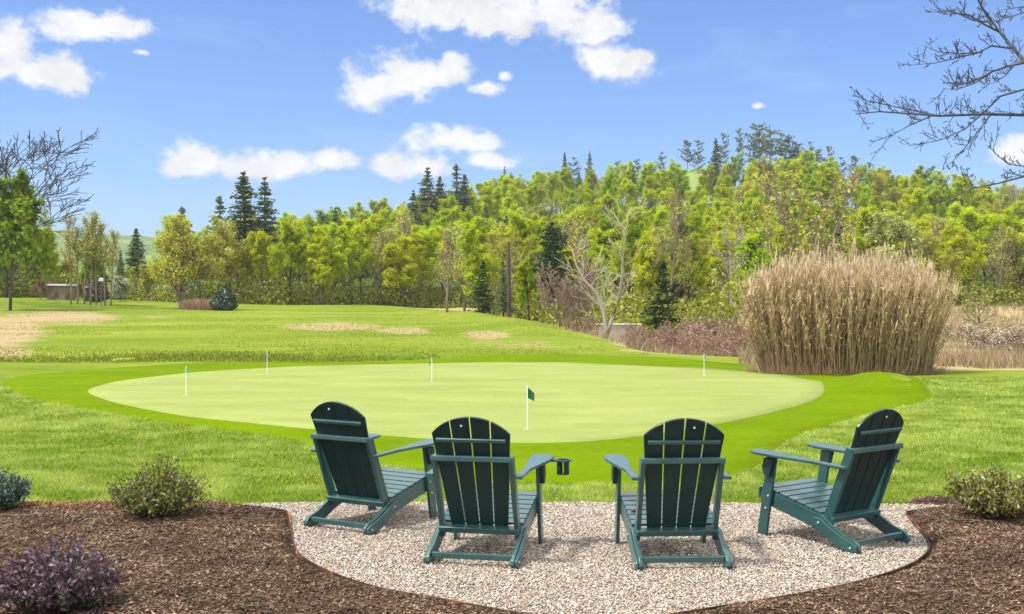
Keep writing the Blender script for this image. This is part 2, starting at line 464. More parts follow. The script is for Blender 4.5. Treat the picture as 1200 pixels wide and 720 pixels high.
def ground_mat():
    m, nt, out = newmat('lawn, meadow and forest floor')
    at = N(nt, 'ShaderNodeAttribute', attribute_name='col')
    sp = N(nt, 'ShaderNodeSeparateColor'); nt.links.new(at.outputs['Color'], sp.inputs[0])
    tc = N(nt, 'ShaderNodeTexCoord')
    mp = N(nt, 'ShaderNodeMapping'); mp.inputs['Scale'].default_value = (.55, 1, 1); nt.links.new(tc.outputs['Object'], mp.inputs[0])
    fine = noise(nt, 9, 6, .75, vec=mp.outputs[0])
    mid = noise(nt, 1.1, 5, .65, vec=mp.outputs[0])
    big = noise(nt, .16, 4, .55, vec=mp.outputs[0])
    g = ramp(nt, fine, [(.30, (.13, .20, .014)), (.5, (.215, .305, .03)), (.72, (.33, .40, .085))])
    g2 = ramp(nt, mid, [(.32, (.20, .265, .035)), (.5, (.26, .325, .042)), (.7, (.36, .38, .10))])
    g = mixc(nt, g, g2, .5)
    g3 = ramp(nt, big, [(.35, (.62, .78, .5)), (.65, (1.12, 1.08, 1.05))])
    g = mixc(nt, mixc(nt, g, (.72, .68, .66), 1, 'MULTIPLY'), g3, .8, 'MULTIPLY')
    t = ramp(nt, fine, [(.3, (.24, .18, .09)), (.7, (.38, .29, .16))])
    md = ramp(nt, mid, [(.3, (.20, .15, .075)), (.5, (.36, .28, .15)), (.68, (.24, .26, .06))])
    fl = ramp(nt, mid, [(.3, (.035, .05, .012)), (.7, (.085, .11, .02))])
    def soft(v):
        a = N(nt, 'ShaderNodeMath', operation='ADD'); b = N(nt, 'ShaderNodeMath', operation='SUBTRACT'); b.inputs[1].default_value = .5
        nt.links.new(mid, b.inputs[0]); nt.links.new(b.outputs[0], a.inputs[1]); nt.links.new(v, a.inputs[0])
        mr = N(nt, 'ShaderNodeMapRange'); mr.interpolation_type = 'SMOOTHSTEP'; mr.inputs[1].default_value = .25; mr.inputs[2].default_value = .75
        nt.links.new(a.outputs[0], mr.inputs[0]); return mr.outputs[0]
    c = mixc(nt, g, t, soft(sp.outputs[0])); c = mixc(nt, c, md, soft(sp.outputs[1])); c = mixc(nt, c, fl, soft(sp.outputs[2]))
    principled(nt, out, c, 1.0, .02, bump(nt, fine, .9, .04))
    return m
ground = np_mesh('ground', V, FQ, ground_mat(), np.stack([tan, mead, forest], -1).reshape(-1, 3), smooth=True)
tag(ground, kind='structure')

def disc(name, loop, mat, lift, rings=26):
    loop = np.array(loop); c = loop.mean(0)
    n = len(loop)
    rr = np.linspace(0, 1, rings + 1)[1:]
    P = c + (loop - c)[None] * rr[:, None, None]
    P = np.concatenate([c[None], P.reshape(-1, 2)])
    V = np.c_[P, Z(P[:, 0], P[:, 1]) + lift]
    # the rim dips into the ground
    V[-n:, 2] -= lift + .02
    V[-2 * n:-n, :2] = c + (loop - c) * .997
    V[-2 * n:-n, 2] = Z(V[-2 * n:-n, 0], V[-2 * n:-n, 1]) + lift
    f = []
    for r in range(rings - 1):
        a = 1 + r * n; b = a + n
        for i in range(n): f.append((a + i, a + (i + 1) % n, b + (i + 1) % n, b + i))
    for i in range(n): f.append((0, 1 + i, 1 + (i + 1) % n, 1 + (i + 1) % n))
    me = bpy.data.meshes.new(name)
    me.from_pydata(V.tolist(), [], [q if q[2] != q[3] else q[:3] for q in f])
    me.materials.append(mat)
    me.polygons.foreach_set('use_smooth', [True] * len(me.polygons))
    bm = bmesh.new(); bm.from_mesh(me); bmesh.ops.recalc_face_normals(bm, faces=bm.faces)
    if sum(q.normal.z for q in bm.faces) < 0: bmesh.ops.reverse_faces(bm, faces=bm.faces)
    bm.to_mesh(me); bm.free()
    o = bpy.data.objects.new(name, me); COL.objects.link(o)
    return tag(o, kind='structure')
def turf_mat(name, c0, c1, c2, streak=.12, bmp=.4, fscale=16):
    m, nt, out = newmat(name)
    tc = N(nt, 'ShaderNodeTexCoord')
    mp = N(nt, 'ShaderNodeMapping'); mp.inputs['Scale'].default_value = (.5, 1, 1); nt.links.new(tc.outputs['Object'], mp.inputs[0])
    fine = noise(nt, fscale, 5, .8, vec=mp.outputs[0])
    mid = noise(nt, .8, 5, .6, vec=mp.outputs[0])
    c = ramp(nt, fine, [(.3, c0), (.5, c1), (.7, c2)])
    v = ramp(nt, mid, [(.35, (1 - streak,) * 3), (.65, (1 + streak, 1 + streak * .8, 1 + streak))])
    c = mixc(nt, c, v, 1, 'MULTIPLY')
    principled(nt, out, c, 1, .02, bump(nt, fine, bmp, .02))
    return m
disc('fringe', P_fringe_s, turf_mat('collar turf', (.072, .128, .0008), (.102, .165, .001), (.135, .198, .002)), .010)
disc('putting_green', P_green_s, turf_mat('putting turf', (.195, .235, .062), (.222, .262, .074), (.255, .29, .094), .10, .15, 22), .022)
# ------------------------------------------------------------------ gravel, mulch, edging
def topedge(x):      # lawn side of the beds
    x = np.asarray(x, float)
    return np.interp(x, [-12, -4.5, -3, -1.93, 3.2, 3.4, 5, 12], [9.3, 9.3, 9.35, 9.42, 9.42, 9.62, 9.55, 9.4]) + .02 * np.sin(x * 5) + .015 * np.sin(x * 13)
mxs = np.linspace(-8, 8.5, 420); mv = np.linspace(0, 1, 150)
MX = np.repeat(mxs[None], 150, 0); MY = 2.5 + mv[:, None] * (topedge(mxs)[None] - 2.5)
ins = inpoly(MX, MY, P_gravel_s); ds = polydist(MX, MY, P_gravel_s)
de = topedge(MX) - MY
MZ = np.where(ins, .002, .004 + .05 * sstep(0, .10, ds) * sstep(0, .12, de) + .035 * sstep(0, .3, ds) * sstep(0, .3, de) * (fbm(MX, MY, .16, 51, 3) - .35) * 1.6 + .05 * sstep(.2, 1.2, ds) * sstep(0, .5, de) * (fbm(MX, MY, .9, 57, 2) - .2))
def mulch_z(x, y):
    d = polydist(x, y, P_gravel_s); e = topedge(x) - y
    return .004 + .05 * sstep(0, .10, d) * sstep(0, .12, e) + .035 * sstep(0, .3, d) * sstep(0, .3, e) * (fbm(x, y, .16, 51, 3) - .35) * 1.6 + .05 * sstep(.2, 1.2, d) * sstep(0, .5, e) * (fbm(x, y, .9, 57, 2) - .2)
idx = np.arange(MX.size).reshape(MX.shape)
FQ = np.stack([idx[:-1, :-1], idx[:-1, 1:], idx[1:, 1:], idx[1:, :-1]], -1).reshape(-1, 4)
def mulch_mat():
    m, nt, out = newmat('bark mulch')
    a = noise(nt, 30, 7, .75); b = noise(nt, 1.6, 4, .6)
    c = ramp(nt, a, [(.3, (.045, .026, .018)), (.5, (.10, .062, .045)), (.7, (.19, .125, .092))])
    v = ramp(nt, b, [(.35, (.75, .72, .7)), (.65, (1.2, 1.1, 1.0))])
    principled(nt, out, mixc(nt, c, v, 1, 'MULTIPLY'), 1, .1, bump(nt, a, 1, .03))
    return m
mb_ = np_mesh('mulch_bed', np.stack([MX, MY, MZ], -1).reshape(-1, 3), FQ, mulch_mat(), smooth=True)
tag(mb_, kind='structure')

OCT_V = np.array([(1, 0, 0), (-1, 0, 0), (0, 1, 0), (0, -1, 0), (0, 0, 1), (0, 0, -1)], float)
OCT_F = np.array([(0, 2, 4), (2, 1, 4), (1, 3, 4), (3, 0, 4), (2, 0, 5), (1, 2, 5), (3, 1, 5), (0, 3, 5)])
def bits(name, pos, size, colors, mat, tilt=1.0, r=rng):
    n = len(pos)
    base = np.repeat(OCT_V[None], n, 0) * (1 + .35 * r.uniform(-1, 1, (n, 6, 1)))
    base = base * size[:, None, :]
    yaw = r.uniform(0, 2 * math.pi, n); c, s = np.cos(yaw), np.sin(yaw)
    tx = r.normal(0, .35 * tilt, n)
    ct, st = np.cos(tx), np.sin(tx)
    x, y, z = base[..., 0], base[..., 1], base[..., 2]
    x, z = x * ct[:, None] - z * st[:, None], x * st[:, None] + z * ct[:, None]
    ty = r.normal(0, .5 * tilt, n); cy, sy_ = np.cos(ty), np.sin(ty)
    y, z = y * cy[:, None] - z * sy_[:, None], y * sy_[:, None] + z * cy[:, None]
    X = x * c[:, None] - y * s[:, None]; Y = x * s[:, None] + y * c[:, None]
    V = np.stack([X, Y, z], -1) + pos[:, None, :]
    Fm = (OCT_F[None] + 6 * np.arange(n)[:, None, None]).reshape(-1, 3)
    return np_mesh(name, V.reshape(-1, 3), Fm, mat, np.repeat(colors, 6, 0))
# gravel: base sheet and loose stones
gm, gnt, gout = newmat('gravel bed')
vn = noise(gnt, 60, 3, .7)
principled(gnt, gout, ramp(gnt, vn, [(.35, (.10, .08, .06)), (.5, (.30, .25, .20)), (.7, (.55, .48, .40))]), 1, .15, bump(gnt, vn, 1, .02))
disc('gravel_pad', P_gravel_s, gm, .012, 12)
n = 190000
gx = rng.uniform(-2.2, 3.6, n); gy = rng.uniform(5.6, 9.6, n)
k = inpoly(gx, gy, P_gravel_s); gx, gy = gx[k], gy[k]; n = len(gx)
pal = np.array([(.66, .575, .46), (.60, .49, .37), (.54, .42, .31), (.70, .63, .54), (.45, .36, .27), (.32, .26, .20), (.62, .47, .37), (.76, .70, .61), (.22, .18, .15)])
pc = pal[rng.choice(len(pal), n, p=[.2, .18, .13, .14, .11, .07, .08, .06, .03])] * rng.uniform(.70, 1.02, (n, 1))
s0 = rng.lognormal(math.log(.0066), .30, n)
size = np.stack([s0 * rng.uniform(.9, 1.5, n), s0 * rng.uniform(.8, 1.1, n), s0 * rng.uniform(.5, .8, n)], -1)
gz = .014 + .010 * rng.random(n) + .012 * (fbm(gx, gy, .25, 61) - .5)
st = bits('gravel_stones', np.stack([gx, gy, gz], -1), size, pc, attr_mat('gravel stone', (.80, .81, .83), .85, .25))
tag(st, kind='stuff')
# mulch chips
n = 150000
cx_ = rng.uniform(-5.2, 6.2, n); cy_ = rng.uniform(5.4, 9.62, n)
k = (~inpoly(cx_, cy_, P_gravel_s)) & (cy_ < topedge(cx_) - .02) & (np.abs(cx_) < cy_ * .47 + .3) & (polydist(cx_, cy_, P_gravel_s) > .025)
cx_, cy_ = cx_[k], cy_[k]; n = len(cx_)
pal = np.array([(.17, .12, .078), (.26, .19, .128), (.11, .075, .048), (.35, .27, .185), (.26, .155, .09), (.45, .36, .26), (.07, .047, .031)])
warm = fbm(cx_, cy_, 1.3, 71)[:, None]
pc = pal[rng.choice(len(pal), n, p=[.25, .24, .16, .14, .08, .05, .08])] * rng.uniform(.8, 1.2, (n, 1)) * (.72 + .56 * warm) * (.35 + 1.3 * fbm(cx_, cy_, .28, 75, 3)[:, None])
orange = (sstep(.7, .1, topedge(cx_) - cy_) * sstep(-1.8, -3, cx_))[:, None]
pc = pc * (1 + orange * np.array([.9, .35, 0]))
big_ = rng.random(n) < .0009
pc[big_] = np.array([.60, .50, .36]) * rng.uniform(.7, 1.3, (int(big_.sum()), 1))
L = rng.lognormal(math.log(.0145), .5, n)
size = np.stack([L, rng.uniform(.0035, .009, n), rng.uniform(.0015, .004, n)], -1)
ch = bits('mulch_chips', np.stack([cx_, cy_, mulch_z(cx_, cy_) + .004 + .006 * rng.random(n)], -1), size, pc, attr_mat('mulch chip', (.70, .66, .63), .95, .1))
tag(ch, kind='stuff')
# rusty edging strip round the gravel
edge = MB()
pts = P_gravel_s
ctr = np.array(pts).mean(0)
i0 = [i for i, p in enumerate(pts)]
path = [p for p in pts if p[1] < 9.25]
k0 = max(range(len(path)), key=lambda i: math.dist(path[i], path[i - 1]))
path = path[k0:] + path[:k0]
def strip(mb, path, t, z0, zf):
    n = len(path); vs = []
    for i, p in enumerate(path):
        a = Vector(path[max(i - 1, 0)]); b = Vector(path[min(i + 1, n - 1)])
        d = (b - a).normalized(); nn = Vector((d.y, -d.x))
        zt = zf(i / (n - 1))
        q1 = Vector(p) + nn * t / 2; q2 = Vector(p) - nn * t / 2
        vs += [(q1.x, q1.y, z0), (q1.x, q1.y, zt), (q2.x, q2.y, zt), (q2.x, q2.y, z0)]
    fs = []
    for i in range(n - 1):
        for k in range(4): fs.append((4 * i + k, 4 * i + (k + 1) % 4, 4 * i + 4 + (k + 1) % 4, 4 * i + 4 + k))
    fs += [(0, 3, 2, 1), tuple(4 * (n - 1) + k for k in range(4))]
    mb.add(vs, fs)
strip(edge, path, .008, -.03, lambda t: .042 + .004 * math.sin(t * 37))
em, ent, eout = newmat('rusty steel')
en = noise(ent, 2.2, 6, .7)
principled(ent, eout, ramp(ent, en, [(.42, (.035, .022, .016)), (.54, (.085, .042, .025)), (.64, (.36, .12, .042))]), .85, .3, bump(ent, en, .4, .004))
eo = edge.build('edging_strip', em)
tag(eo, 'thin rusty steel edging strip curving between the gravel and the mulch', 'garden edging')

# ------------------------------------------------------------------ grass blades of the near lawn
def blades(name, x, y, h, w, col, mat, lean=.45, kind='stuff', zf=Z, base=-.005):
    n = len(x); z = zf(x, y) + base
    a = rng.uniform(0, 2 * math.pi, n); dx, dy = np.cos(a) * w / 2, np.sin(a) * w / 2
    b = rng.uniform(0, 2 * math.pi, n); l = np.abs(rng.normal(0, lean, n)) * h
    V = np.stack([np.stack([x - dx, y - dy, z], -1), np.stack([x + dx, y + dy, z], -1), np.stack([x + l * np.cos(b), y + l * np.sin(b), z + h], -1)], 1)
    Fm = np.arange(3 * n).reshape(n, 3)
    C = np.repeat(col[:, None, :], 3, 1)
    o = np_mesh(name, V.reshape(-1, 3), Fm, mat, C.reshape(-1, 3))
    return tag(o, kind=kind)
GRASS = leaf_mat('grass blades', (.95, .95, .95), .42, 0, 0)
n = 330000
u = rng.random(n)
gy = 9.3 + 16 * u ** 1.5
gx = rng.uniform(-.53, .53, n) * gy
keep = (gy > topedge(gx) - .035 * rng.random(n)) & ~inpoly(gx, gy, P_fringe_s) & ~(inpoly(gx, gy, P_gravel_s))
gx, gy = gx[keep], gy[keep]; n = len(gx)
cl_ = fbm(gx * .8, gy, .30, 81, 3); big = fbm(gx * .5, gy, 2.2, 85, 3)
h = (.016 + .022 * rng.random(n)) * (.6 + .9 * cl_) * (1 + .02 * gy)
t = np.clip(.5 + 2.2 * (cl_ - .5) + 1.2 * (big - .5) + rng.normal(0, .22, n), 0, 1)[:, None]
dark, light = np.array([.13, .235, .012]), np.array([.47, .56, .12])
pc = dark + (light - dark) * t
dry = (rng.random(n) < .08)[:, None]
pc = np.where(dry, np.array([.42, .38, .20]), pc)
blades('lawn_grass', gx, gy, h, .004 + .0006 * gy, pc, GRASS, .9)

# ------------------------------------------------------------------ Adirondack chairs
B0, T0 = Vector((0, .275, .185)), Vector((0, -.02, .940))
U = (T0 - B0).normalized(); BACKN = Vector((0, -U.z, U.y))     # BACKN points out of the rear face
SL = (T0 - B0).length
def onback(x, s, off=0): return Vector((x, 0, 0)) + B0 + U * s + BACKN * off
MROT = Matrix((Vector((1, 0, 0)), -BACKN, U)).transposed()
def make_chair(label):
    t = thing('adirondack_chair', label, 'chair', (0, 0, 0), 0, 'adirondack chairs on the gravel')
    bolts = []
    # side rails with rear legs
    rail = [(.82, .335), (.30, .215), (.235, .168), (.12, .108), (.035, .082), (0, .055), (-.006, .025), (.008, .002), (.075, 0), (.15, .018), (.26, .072), (.36, .118), (.82, .232), (.838, .285)]
    plank = [(.352, .196), (.30, .192), (.235, .150), (.12, .094), (.04, .070), (.006, .048), (.004, .016), (.02, .006), (.08, .004), (.16, .028), (.27, .088), (.365, .140), (.375, .172)]
    leg = [(.765, 0), (.845, 0), (.755, .566), (.672, .566)]
    brace = [(.672, .560), (.757, .560), (.775, .485), (.755, .435), (.712, .425)]
    arm = [(.268, .095), (.318, .095), (.318, .34), (.342, .48), (.376, .62), (.394, .74), (.390, .83), (.362, .868), (.290, .872), (.250, .848), (.232, .78), (.242, .62), (.268, .42)]
    az_ = lambda y: .545 + (y - .1) * .052
    for s in (-1, 1):
        m = MB(); m.prism([(s * .262, y, z) for y, z in rail], (s * .024, 0, 0)); m.build('side_rail', PLASTIC, t, .004)
        m = MB(); m.prism([(s * .287, y, z) for y, z in plank], (s * .018, 0, 0)); m.build('rear_leg', PLASTIC, t, .004)
        m = MB(); m.prism([(s * .288, y, z) for y, z in leg], (s * .024, 0, 0)); m.build('front_leg', PLASTIC, t, .004)
        m = MB(); m.prism([(s * .3125, y, z) for y, z in brace], (s * .03, 0, 0)); m.build('arm_bracket', DARKP, t, .004)
        m = MB(); m.prism([(s * x, y, az_(y) + .022) for x, y in arm], (0, 0, -.022)); m.build('armrest', PLASTIC, t, .006)
        m = MB(); m.box(onback(s * .250, .245, .0), (.030, .066, .58), MROT); m.build('back_post', PLASTIC, t, .004)
        for (x, y, z) in ((.3125, .765, .20), (.3125, .742, .29), (.306, .05, .035), (.306, .31, .165)):
            m = MB(); m.tube([(s * x, y, z), (s * (x + .005), y, z)], [.008, .007], 8); m.build('bolt', STEEL, t)
    # seat slats
    d = Vector((0, .52, .12)).normalized(); nrm = Vector((0, -d.z, d.y))
    MS = Matrix((Vector((1, 0, 0)), d, nrm)).transposed()
    for k in range(7):
        y = .335 + k * .0755
        z = .215 + (y - .30) * (.12 / .52)
        m = MB(); m.box(Vector((0, y, z)) + nrm * .0105, (.566, .0665, .018), MS); m.build('seat_slat', PLASTIC, t, .004)
    m = MB(); m.box((0, .851, .300), (.566, .020, .075)); m.build('seat_apron', PLASTIC, t, .006)
    # fan of four back slats
    hw = lambda s: .186 + .098 * s
    Rr = .336; top = lambda x: SL - Rr + math.sqrt(Rr * Rr - x * x)
    def side(fr, off):                     # s where a slat edge meets the arc
        lo, hi = .3, SL
        for _ in range(40):
            mid = (lo + hi) / 2
            if top(max(-.3, min(.3, fr * hw(mid) + off))) > mid: lo = mid
            else: hi = mid
        return lo
    for k in range(4):
        f0, f1 = -1 + .5 * k, -.5 + .5 * k
        o0, o1 = (.0046 if k else 0), (-.0046 if k < 3 else 0)
        sa, sb = side(f0, o0), side(f1, o1)
        xa, xb_ = f0 * hw(sa) + o0, f1 * hw(sb) + o1
        poly = [(f0 * hw(.0) + o0, 0), (f1 * hw(.0) + o1, 0), (xb_, sb)]
        for j in range(1, 8):
            x = xb_ + (xa - xb_) * j / 8; poly.append((x, top(x)))
        poly.append((xa, sa))
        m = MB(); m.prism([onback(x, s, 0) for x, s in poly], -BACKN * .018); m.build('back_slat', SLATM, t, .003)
    # rails of the back
    m = MB(); m.box((0, .058, .672), (.530, .046, .034)); m.build('back_rail', PLASTIC, t, .005)
    m = MB(); m.box(onback(0, .018, .028), (.530, .050, .040), MROT); m.build('back_rail', PLASTIC, t, .005)
    m = MB(); m.box(onback(0, .655, .0115), (.455, .022, .026), MROT); m.build('back_batten', PLASTIC, t, .006)
    m = MB(); m.box((0, .050, .058), (.523, .030, .036)); m.build('stretcher', PLASTIC, t, .005)
    return t
CH_POS = [(-1.2838, 8.2381, -.5549), (-.2661, 7.1310, -.2155), (1.0720, 7.0460, .0636), (2.5111, 7.6682, .6395)]
CH_LAB = ['dark green slatted garden chair nearest the green shrub, angled towards the putting green',
          'dark green slatted garden chair with a cup holder clipped on its arm',
          'dark green slatted garden chair with a small reddish leaf on its seat',
          'dark green slatted garden chair near the yellowish shrub, showing its side and long armrest']
chair0 = make_chair(CH_LAB[0])
chairs = [chair0]
for lab in CH_LAB[1:]:
    c = copy_tree(chair0); c['label'] = lab; chairs.append(c)
GZ0 = .018
for c, (x, y, a) in zip(chairs, CH_POS):
    c.location = (x, y, GZ0); c.rotation_euler = (0, 0, a)
# pale disc in one slat of each chair, painted as daylight through a hole
for c, (x, s) in zip(chairs, ((-.055, .752), (-.055, .752), (.058, .750), (.02, .755))):
    m = MB(); m.tube([onback(x, s, -.002), onback(x, s, .004)], [.0075, .007], 10); m.build('plug', simple('pale plug', (.75, .78, .76), .5), c)
# cup holder of the second chair
m = MB()
cxh, cyh, czh = .458, .79, .572
ring = []
for k in range(24):
    a = 2 * math.pi * k / 24; b = 2 * math.pi * (k + 1) / 24
    ro, ri = .058, .043
    P = [(cxh + r_ * math.cos(q), cyh + r_ * math.sin(q), z_) for z_ in (czh, czh + .012) for r_, q in ((ro, a), (ro, b), (ri, b), (ri, a))]
    m.add(P, [(4, 5, 6, 7), (3, 2, 1, 0), (0, 1, 5, 4), (2, 3, 7, 6)])
m.box((.392, .79, czh + .004), (.062, .07, .014))
hold = m.build('cup_holder', PLASTIC, chairs[1])
m = MB()
for k in range(24):
    if k in (5, 6, 17, 18): continue
    a = 2 * math.pi * k / 24; b = 2 * math.pi * (k + 1) / 24
    ro, ri = .0425, .038
    P = [(cxh + r_ * math.cos(q), cyh + r_ * math.sin(q), z_) for z_ in (czh - .085, czh + .008) for r_, q in ((ro, a), (ro, b), (ri, b), (ri, a))]
    m.add(P, [(4, 5, 6, 7), (3, 2, 1, 0), (0, 1, 5, 4), (2, 3, 7, 6)])
m.tube([(cxh, cyh, czh - .09), (cxh, cyh, czh - .084)], [.0425, .0425], 24)
m.build('cup', DARKP, hold)
# reddish leaf on the third chair's seat
lm = leaf_mat('dry red leaf', (.17, .06, .05), .2, 0, 0)
m = MB()
pl = [(-.03, 0, 0), (-.012, .018, .006), (.012, .019, .004), (.034, .003, .010), (.012, -.017, .005), (-.012, -.018, .008)]
m.add([(0, 0, .012)] + pl, [(0, i + 1, (i + 1) % 6 + 1) for i in range(6)])
lf = m.build('dry_leaf', lm)
tag(lf, 'small dry reddish leaf lying on a green chair seat', 'leaf')
ca, sa = math.cos(CH_POS[2][2]), math.sin(CH_POS[2][2])
lx, ly = -.232, .50
lf.location = (CH_POS[2][0] + ca * lx - sa * ly, CH_POS[2][1] + sa * lx + ca * ly, GZ0 + .215 + (ly - .30) * .23 + .021)
lf.rotation_euler = (.15, 0, .6)

# ------------------------------------------------------------------ flags on the green
FL_W = simple('white flagstick', (.82, .82, .80), .4, .4, .03)
FL_G = simple('dark green flag cloth', (.012, .105, .055), .8, .2, .15)
FL_T = simple('teal flag cloth', (.10, .30, .30), .8, .2, .15)
CUPW = simple('white cup liner', (.7, .7, .68), .6, .3, .05)
def flagstick(px, base, topy, mat, label, dirx=1):
    x, y = flat(px, base, .03); z = z1(x, y) + .022
    H = (base - topy) * y / F
    fs_ = .62 if base < 470 else 1
    t = thing('golf_flag', label, 'flag', (x, y, z), 0, 'small flags standing in the putting green')
    m = MB(); m.tube([(0, 0, -.03), (0, 0, H)], [.006, .005], 8); m.tube([(0, 0, H), (0, 0, H + .012)], [.009, .004], 8)
    m.build('flagstick', FL_W, t)
    m = MB()
    a = .14 * fs_
    n = 7
    vs = []
    for i in range(n):
        f = i / (n - 1)
        for g in (0, 1):
            zz = H - .005 - g * a * (1 - .25 * f) - .075 * f
            vs.append((dirx * (.006 + .085 * f * fs_), .02 * math.sin(f * 5) * f, zz))
    vs2 = [(p[0], p[1] + .003, p[2]) for p in vs]
    fs = [(2 * i, 2 * i + 2, 2 * i + 3, 2 * i + 1) for i in range(n - 1)]
    b = len(vs)
    fs += [tuple(b + q for q in f[::-1]) for f in fs]
    fs += [(2 * i + 2, 2 * i, b + 2 * i, b + 2 * i + 2) for i in range(n - 1)] + [(2 * i + 1, 2 * i + 3, b + 2 * i + 3, b + 2 * i + 1) for i in range(n - 1)]
    fs += [(0, 1, b + 1, b), (b - 2, 2 * b - 2, 2 * b - 1, b - 1)]
    m.add(vs + vs2, fs); m.build('flag_cloth', mat, t)
    m = MB()
    for k in range(16):
        q0, q1 = 2 * math.pi * k / 16, 2 * math.pi * (k + 1) / 16
        m.add([(r_ * math.cos(q), r_ * math.sin(q), .003) for r_, q in ((.05, q0), (.05, q1), (.056, q1), (.056, q0))], [(0, 3, 2, 1)])
    m.build('cup_rim', CUPW, t)
flagstick(618, 503, 453, FL_G, 'dark green flag on a white stick near the middle of the green')
flagstick(218, 464, 430, FL_T, 'thin flagstick near the narrow left tip of the putting green')
flagstick(313, 438, 411, FL_T, 'thin flagstick at the back edge of the green, second from the tip', -1)
flagstick(506, 447, 420, FL_T, 'pale flagstick at the back of the green in front of the grassy bank', -1)
flagstick(825, 440, 415, FL_T, 'teal flag at the far back edge in front of the tall dry reeds')

# ------------------------------------------------------------------ shrubs in the beds
def shrub_mesh(seed, w, h, n_stem, leaves, ls, pal, flat_top=.5, upright=.5, old=None):
    r = np.random.default_rng(seed)
    stem = MB(); LV, LC = [], []
    for k in range(n_stem):
        a = r.uniform(0, 2 * math.pi); q = math.sqrt(r.random())
        tip = Vector((math.cos(a) * q * w / 2, math.sin(a) * q * w / 2, h * (1 - flat_top * q * q) * (r.uniform(.6, 1.08) if r.random() > .07 else r.uniform(1.1, 1.32))))
        b = Vector((math.cos(a) * q * w * .12, math.sin(a) * q * w * .12, -.02))
        mid = b.lerp(tip, .5) + Vector((math.cos(a), math.sin(a), 0)) * q * w * .07 * (1 - upright) + Vector(r.normal(0, .02, 3))
        P = [b, mid, tip]
        stem.tube(P, [.005, .004, .002], 4, col=(1, 1, 1), slot=0)
        for j in range(leaves):
            f = .25 + .75 * math.sqrt(r.random())
            p = (b * (1 - f) ** 2 + mid * 2 * f * (1 - f) + tip * f * f) + Vector(r.normal(0, .018, 3))
            LV.append(p); LC.append(f)
    LV = np.array(LV); n = len(LV)
    s = ls * r.uniform(.6, 1.25, n)
    rot = rand_rot(n, r)
    tpl = np.array([(0, -1, 0), (.45, 0, .12), (0, 1, .02), (-.45, 0, .12)])
    V = np.einsum('nij,kj->nki', rot, tpl) * s[:, None, None] + LV[:, None, :]
    pal = np.array(pal)
    c = pal[r.integers(0, len(pal), n)] * r.uniform(.75, 1.25, (n, 1))
    if old is not None:                     # older leaves on the inner wood have their own colour
        o_ = np.array(old); k_ = np.array(LC) + r.normal(0, .12, n) < .86
        c = np.where(k_[:, None], o_[r.integers(0, len(o_), n)] * r.uniform(.75, 1.25, (n, 1)), c)
    return stem, V.reshape(-1, 3), np.arange(4 * n).reshape(n, 4), np.repeat(c, 4, 0)
def shrub(name, label, cat, px, py, w, h, seed, n_stem, leaves, ls, pal, **kw):
    x, y = flat(px, py, .03)
    z = float(mulch_z(np.array([x]), np.array([y]))[0])
    t = thing(name, label, cat, (x, y, z))
    stem, V, Fm, C = shrub_mesh(seed, w, h, n_stem, leaves, ls, pal, **kw)
    stem.build('stem', BARK_DARK, t)
    np_mesh('foliage', V, Fm, leaf_mat(name + ' leaves', (1, 1, 1), .3, 0, 0, .025), C, parent=t)
    return t
shrub('green_shrub', 'loose green leafy shrub standing in mulch by the lawn edge', 'shrub', 186, 611, .78, .40, 1, 150, 26, .017,
      [(.12, .17, .025), (.18, .22, .04), (.08, .11, .02), (.26, .28, .06), (.16, .11, .05)])
shrub('purple_shrub', 'low rounded purple-leaved shrub growing in brown mulch', 'shrub', 66, 722, .68, .32, 2, 230, 28, .017,
      [(.10, .042, .062), (.14, .068, .10), (.19, .13, .16), (.075, .038, .05)], flat_top=.45, old=[(.06, .075, .035), (.045, .05, .03), (.11, .06, .085), (.20, .16, .17)])
shrub('juniper_shrub', 'bluish dark green shrub cut by the photo edge beside the mulch', 'shrub', 2, 603, .46, .26, 3, 130, 26, .014,
      [(.045, .10, .06), (.08, .15, .11), (.03, .06, .035), (.15, .22, .18)], flat_top=.3)
shrub('yellow_green_shrub', 'yellowish green leafy shrub with upright shoots beside the gravel corner', 'shrub', 1168, 612, .74, .36, 4, 150, 26, .019,
      [(.22, .22, .025), (.30, .28, .035), (.09, .12, .025), (.34, .28, .06), (.12, .15, .04), (.32, .34, .18)], flat_top=.35)

# ------------------------------------------------------------------ trees
def leafcards(LP, s, r, flatness=0.0, ctr=None):
    n = len(LP)
    rot = rand_rot(n, r)
    if ctr is not None:                    # leaves turn their faces up and outward
        nn = LP - ctr; nn /= np.linalg.norm(nn, axis=1)[:, None] + 1e-6
        nn = nn + np.array([0, 0, .75]) + r.normal(0, .55, (n, 3)); nn /= np.linalg.norm(nn, axis=1)[:, None] + 1e-6
        ref = r.normal(size=(n, 3)); e1 = np.cross(nn, ref); e1 /= np.linalg.norm(e1, axis=1)[:, None] + 1e-6
        rot = np.stack([e1, np.cross(nn, e1), nn], -1)
    tpl = np.array([(-.5, -.35, 0), (.5, -.45, .12), (.45, .4, -.06), (-.4, .5, .1)])
    V = np.einsum('nij,kj->nki', rot, tpl) * s[:, None, None]
    if flatness: V[..., 2] *= (1 - flatness)
    return V + LP[:, None, :]
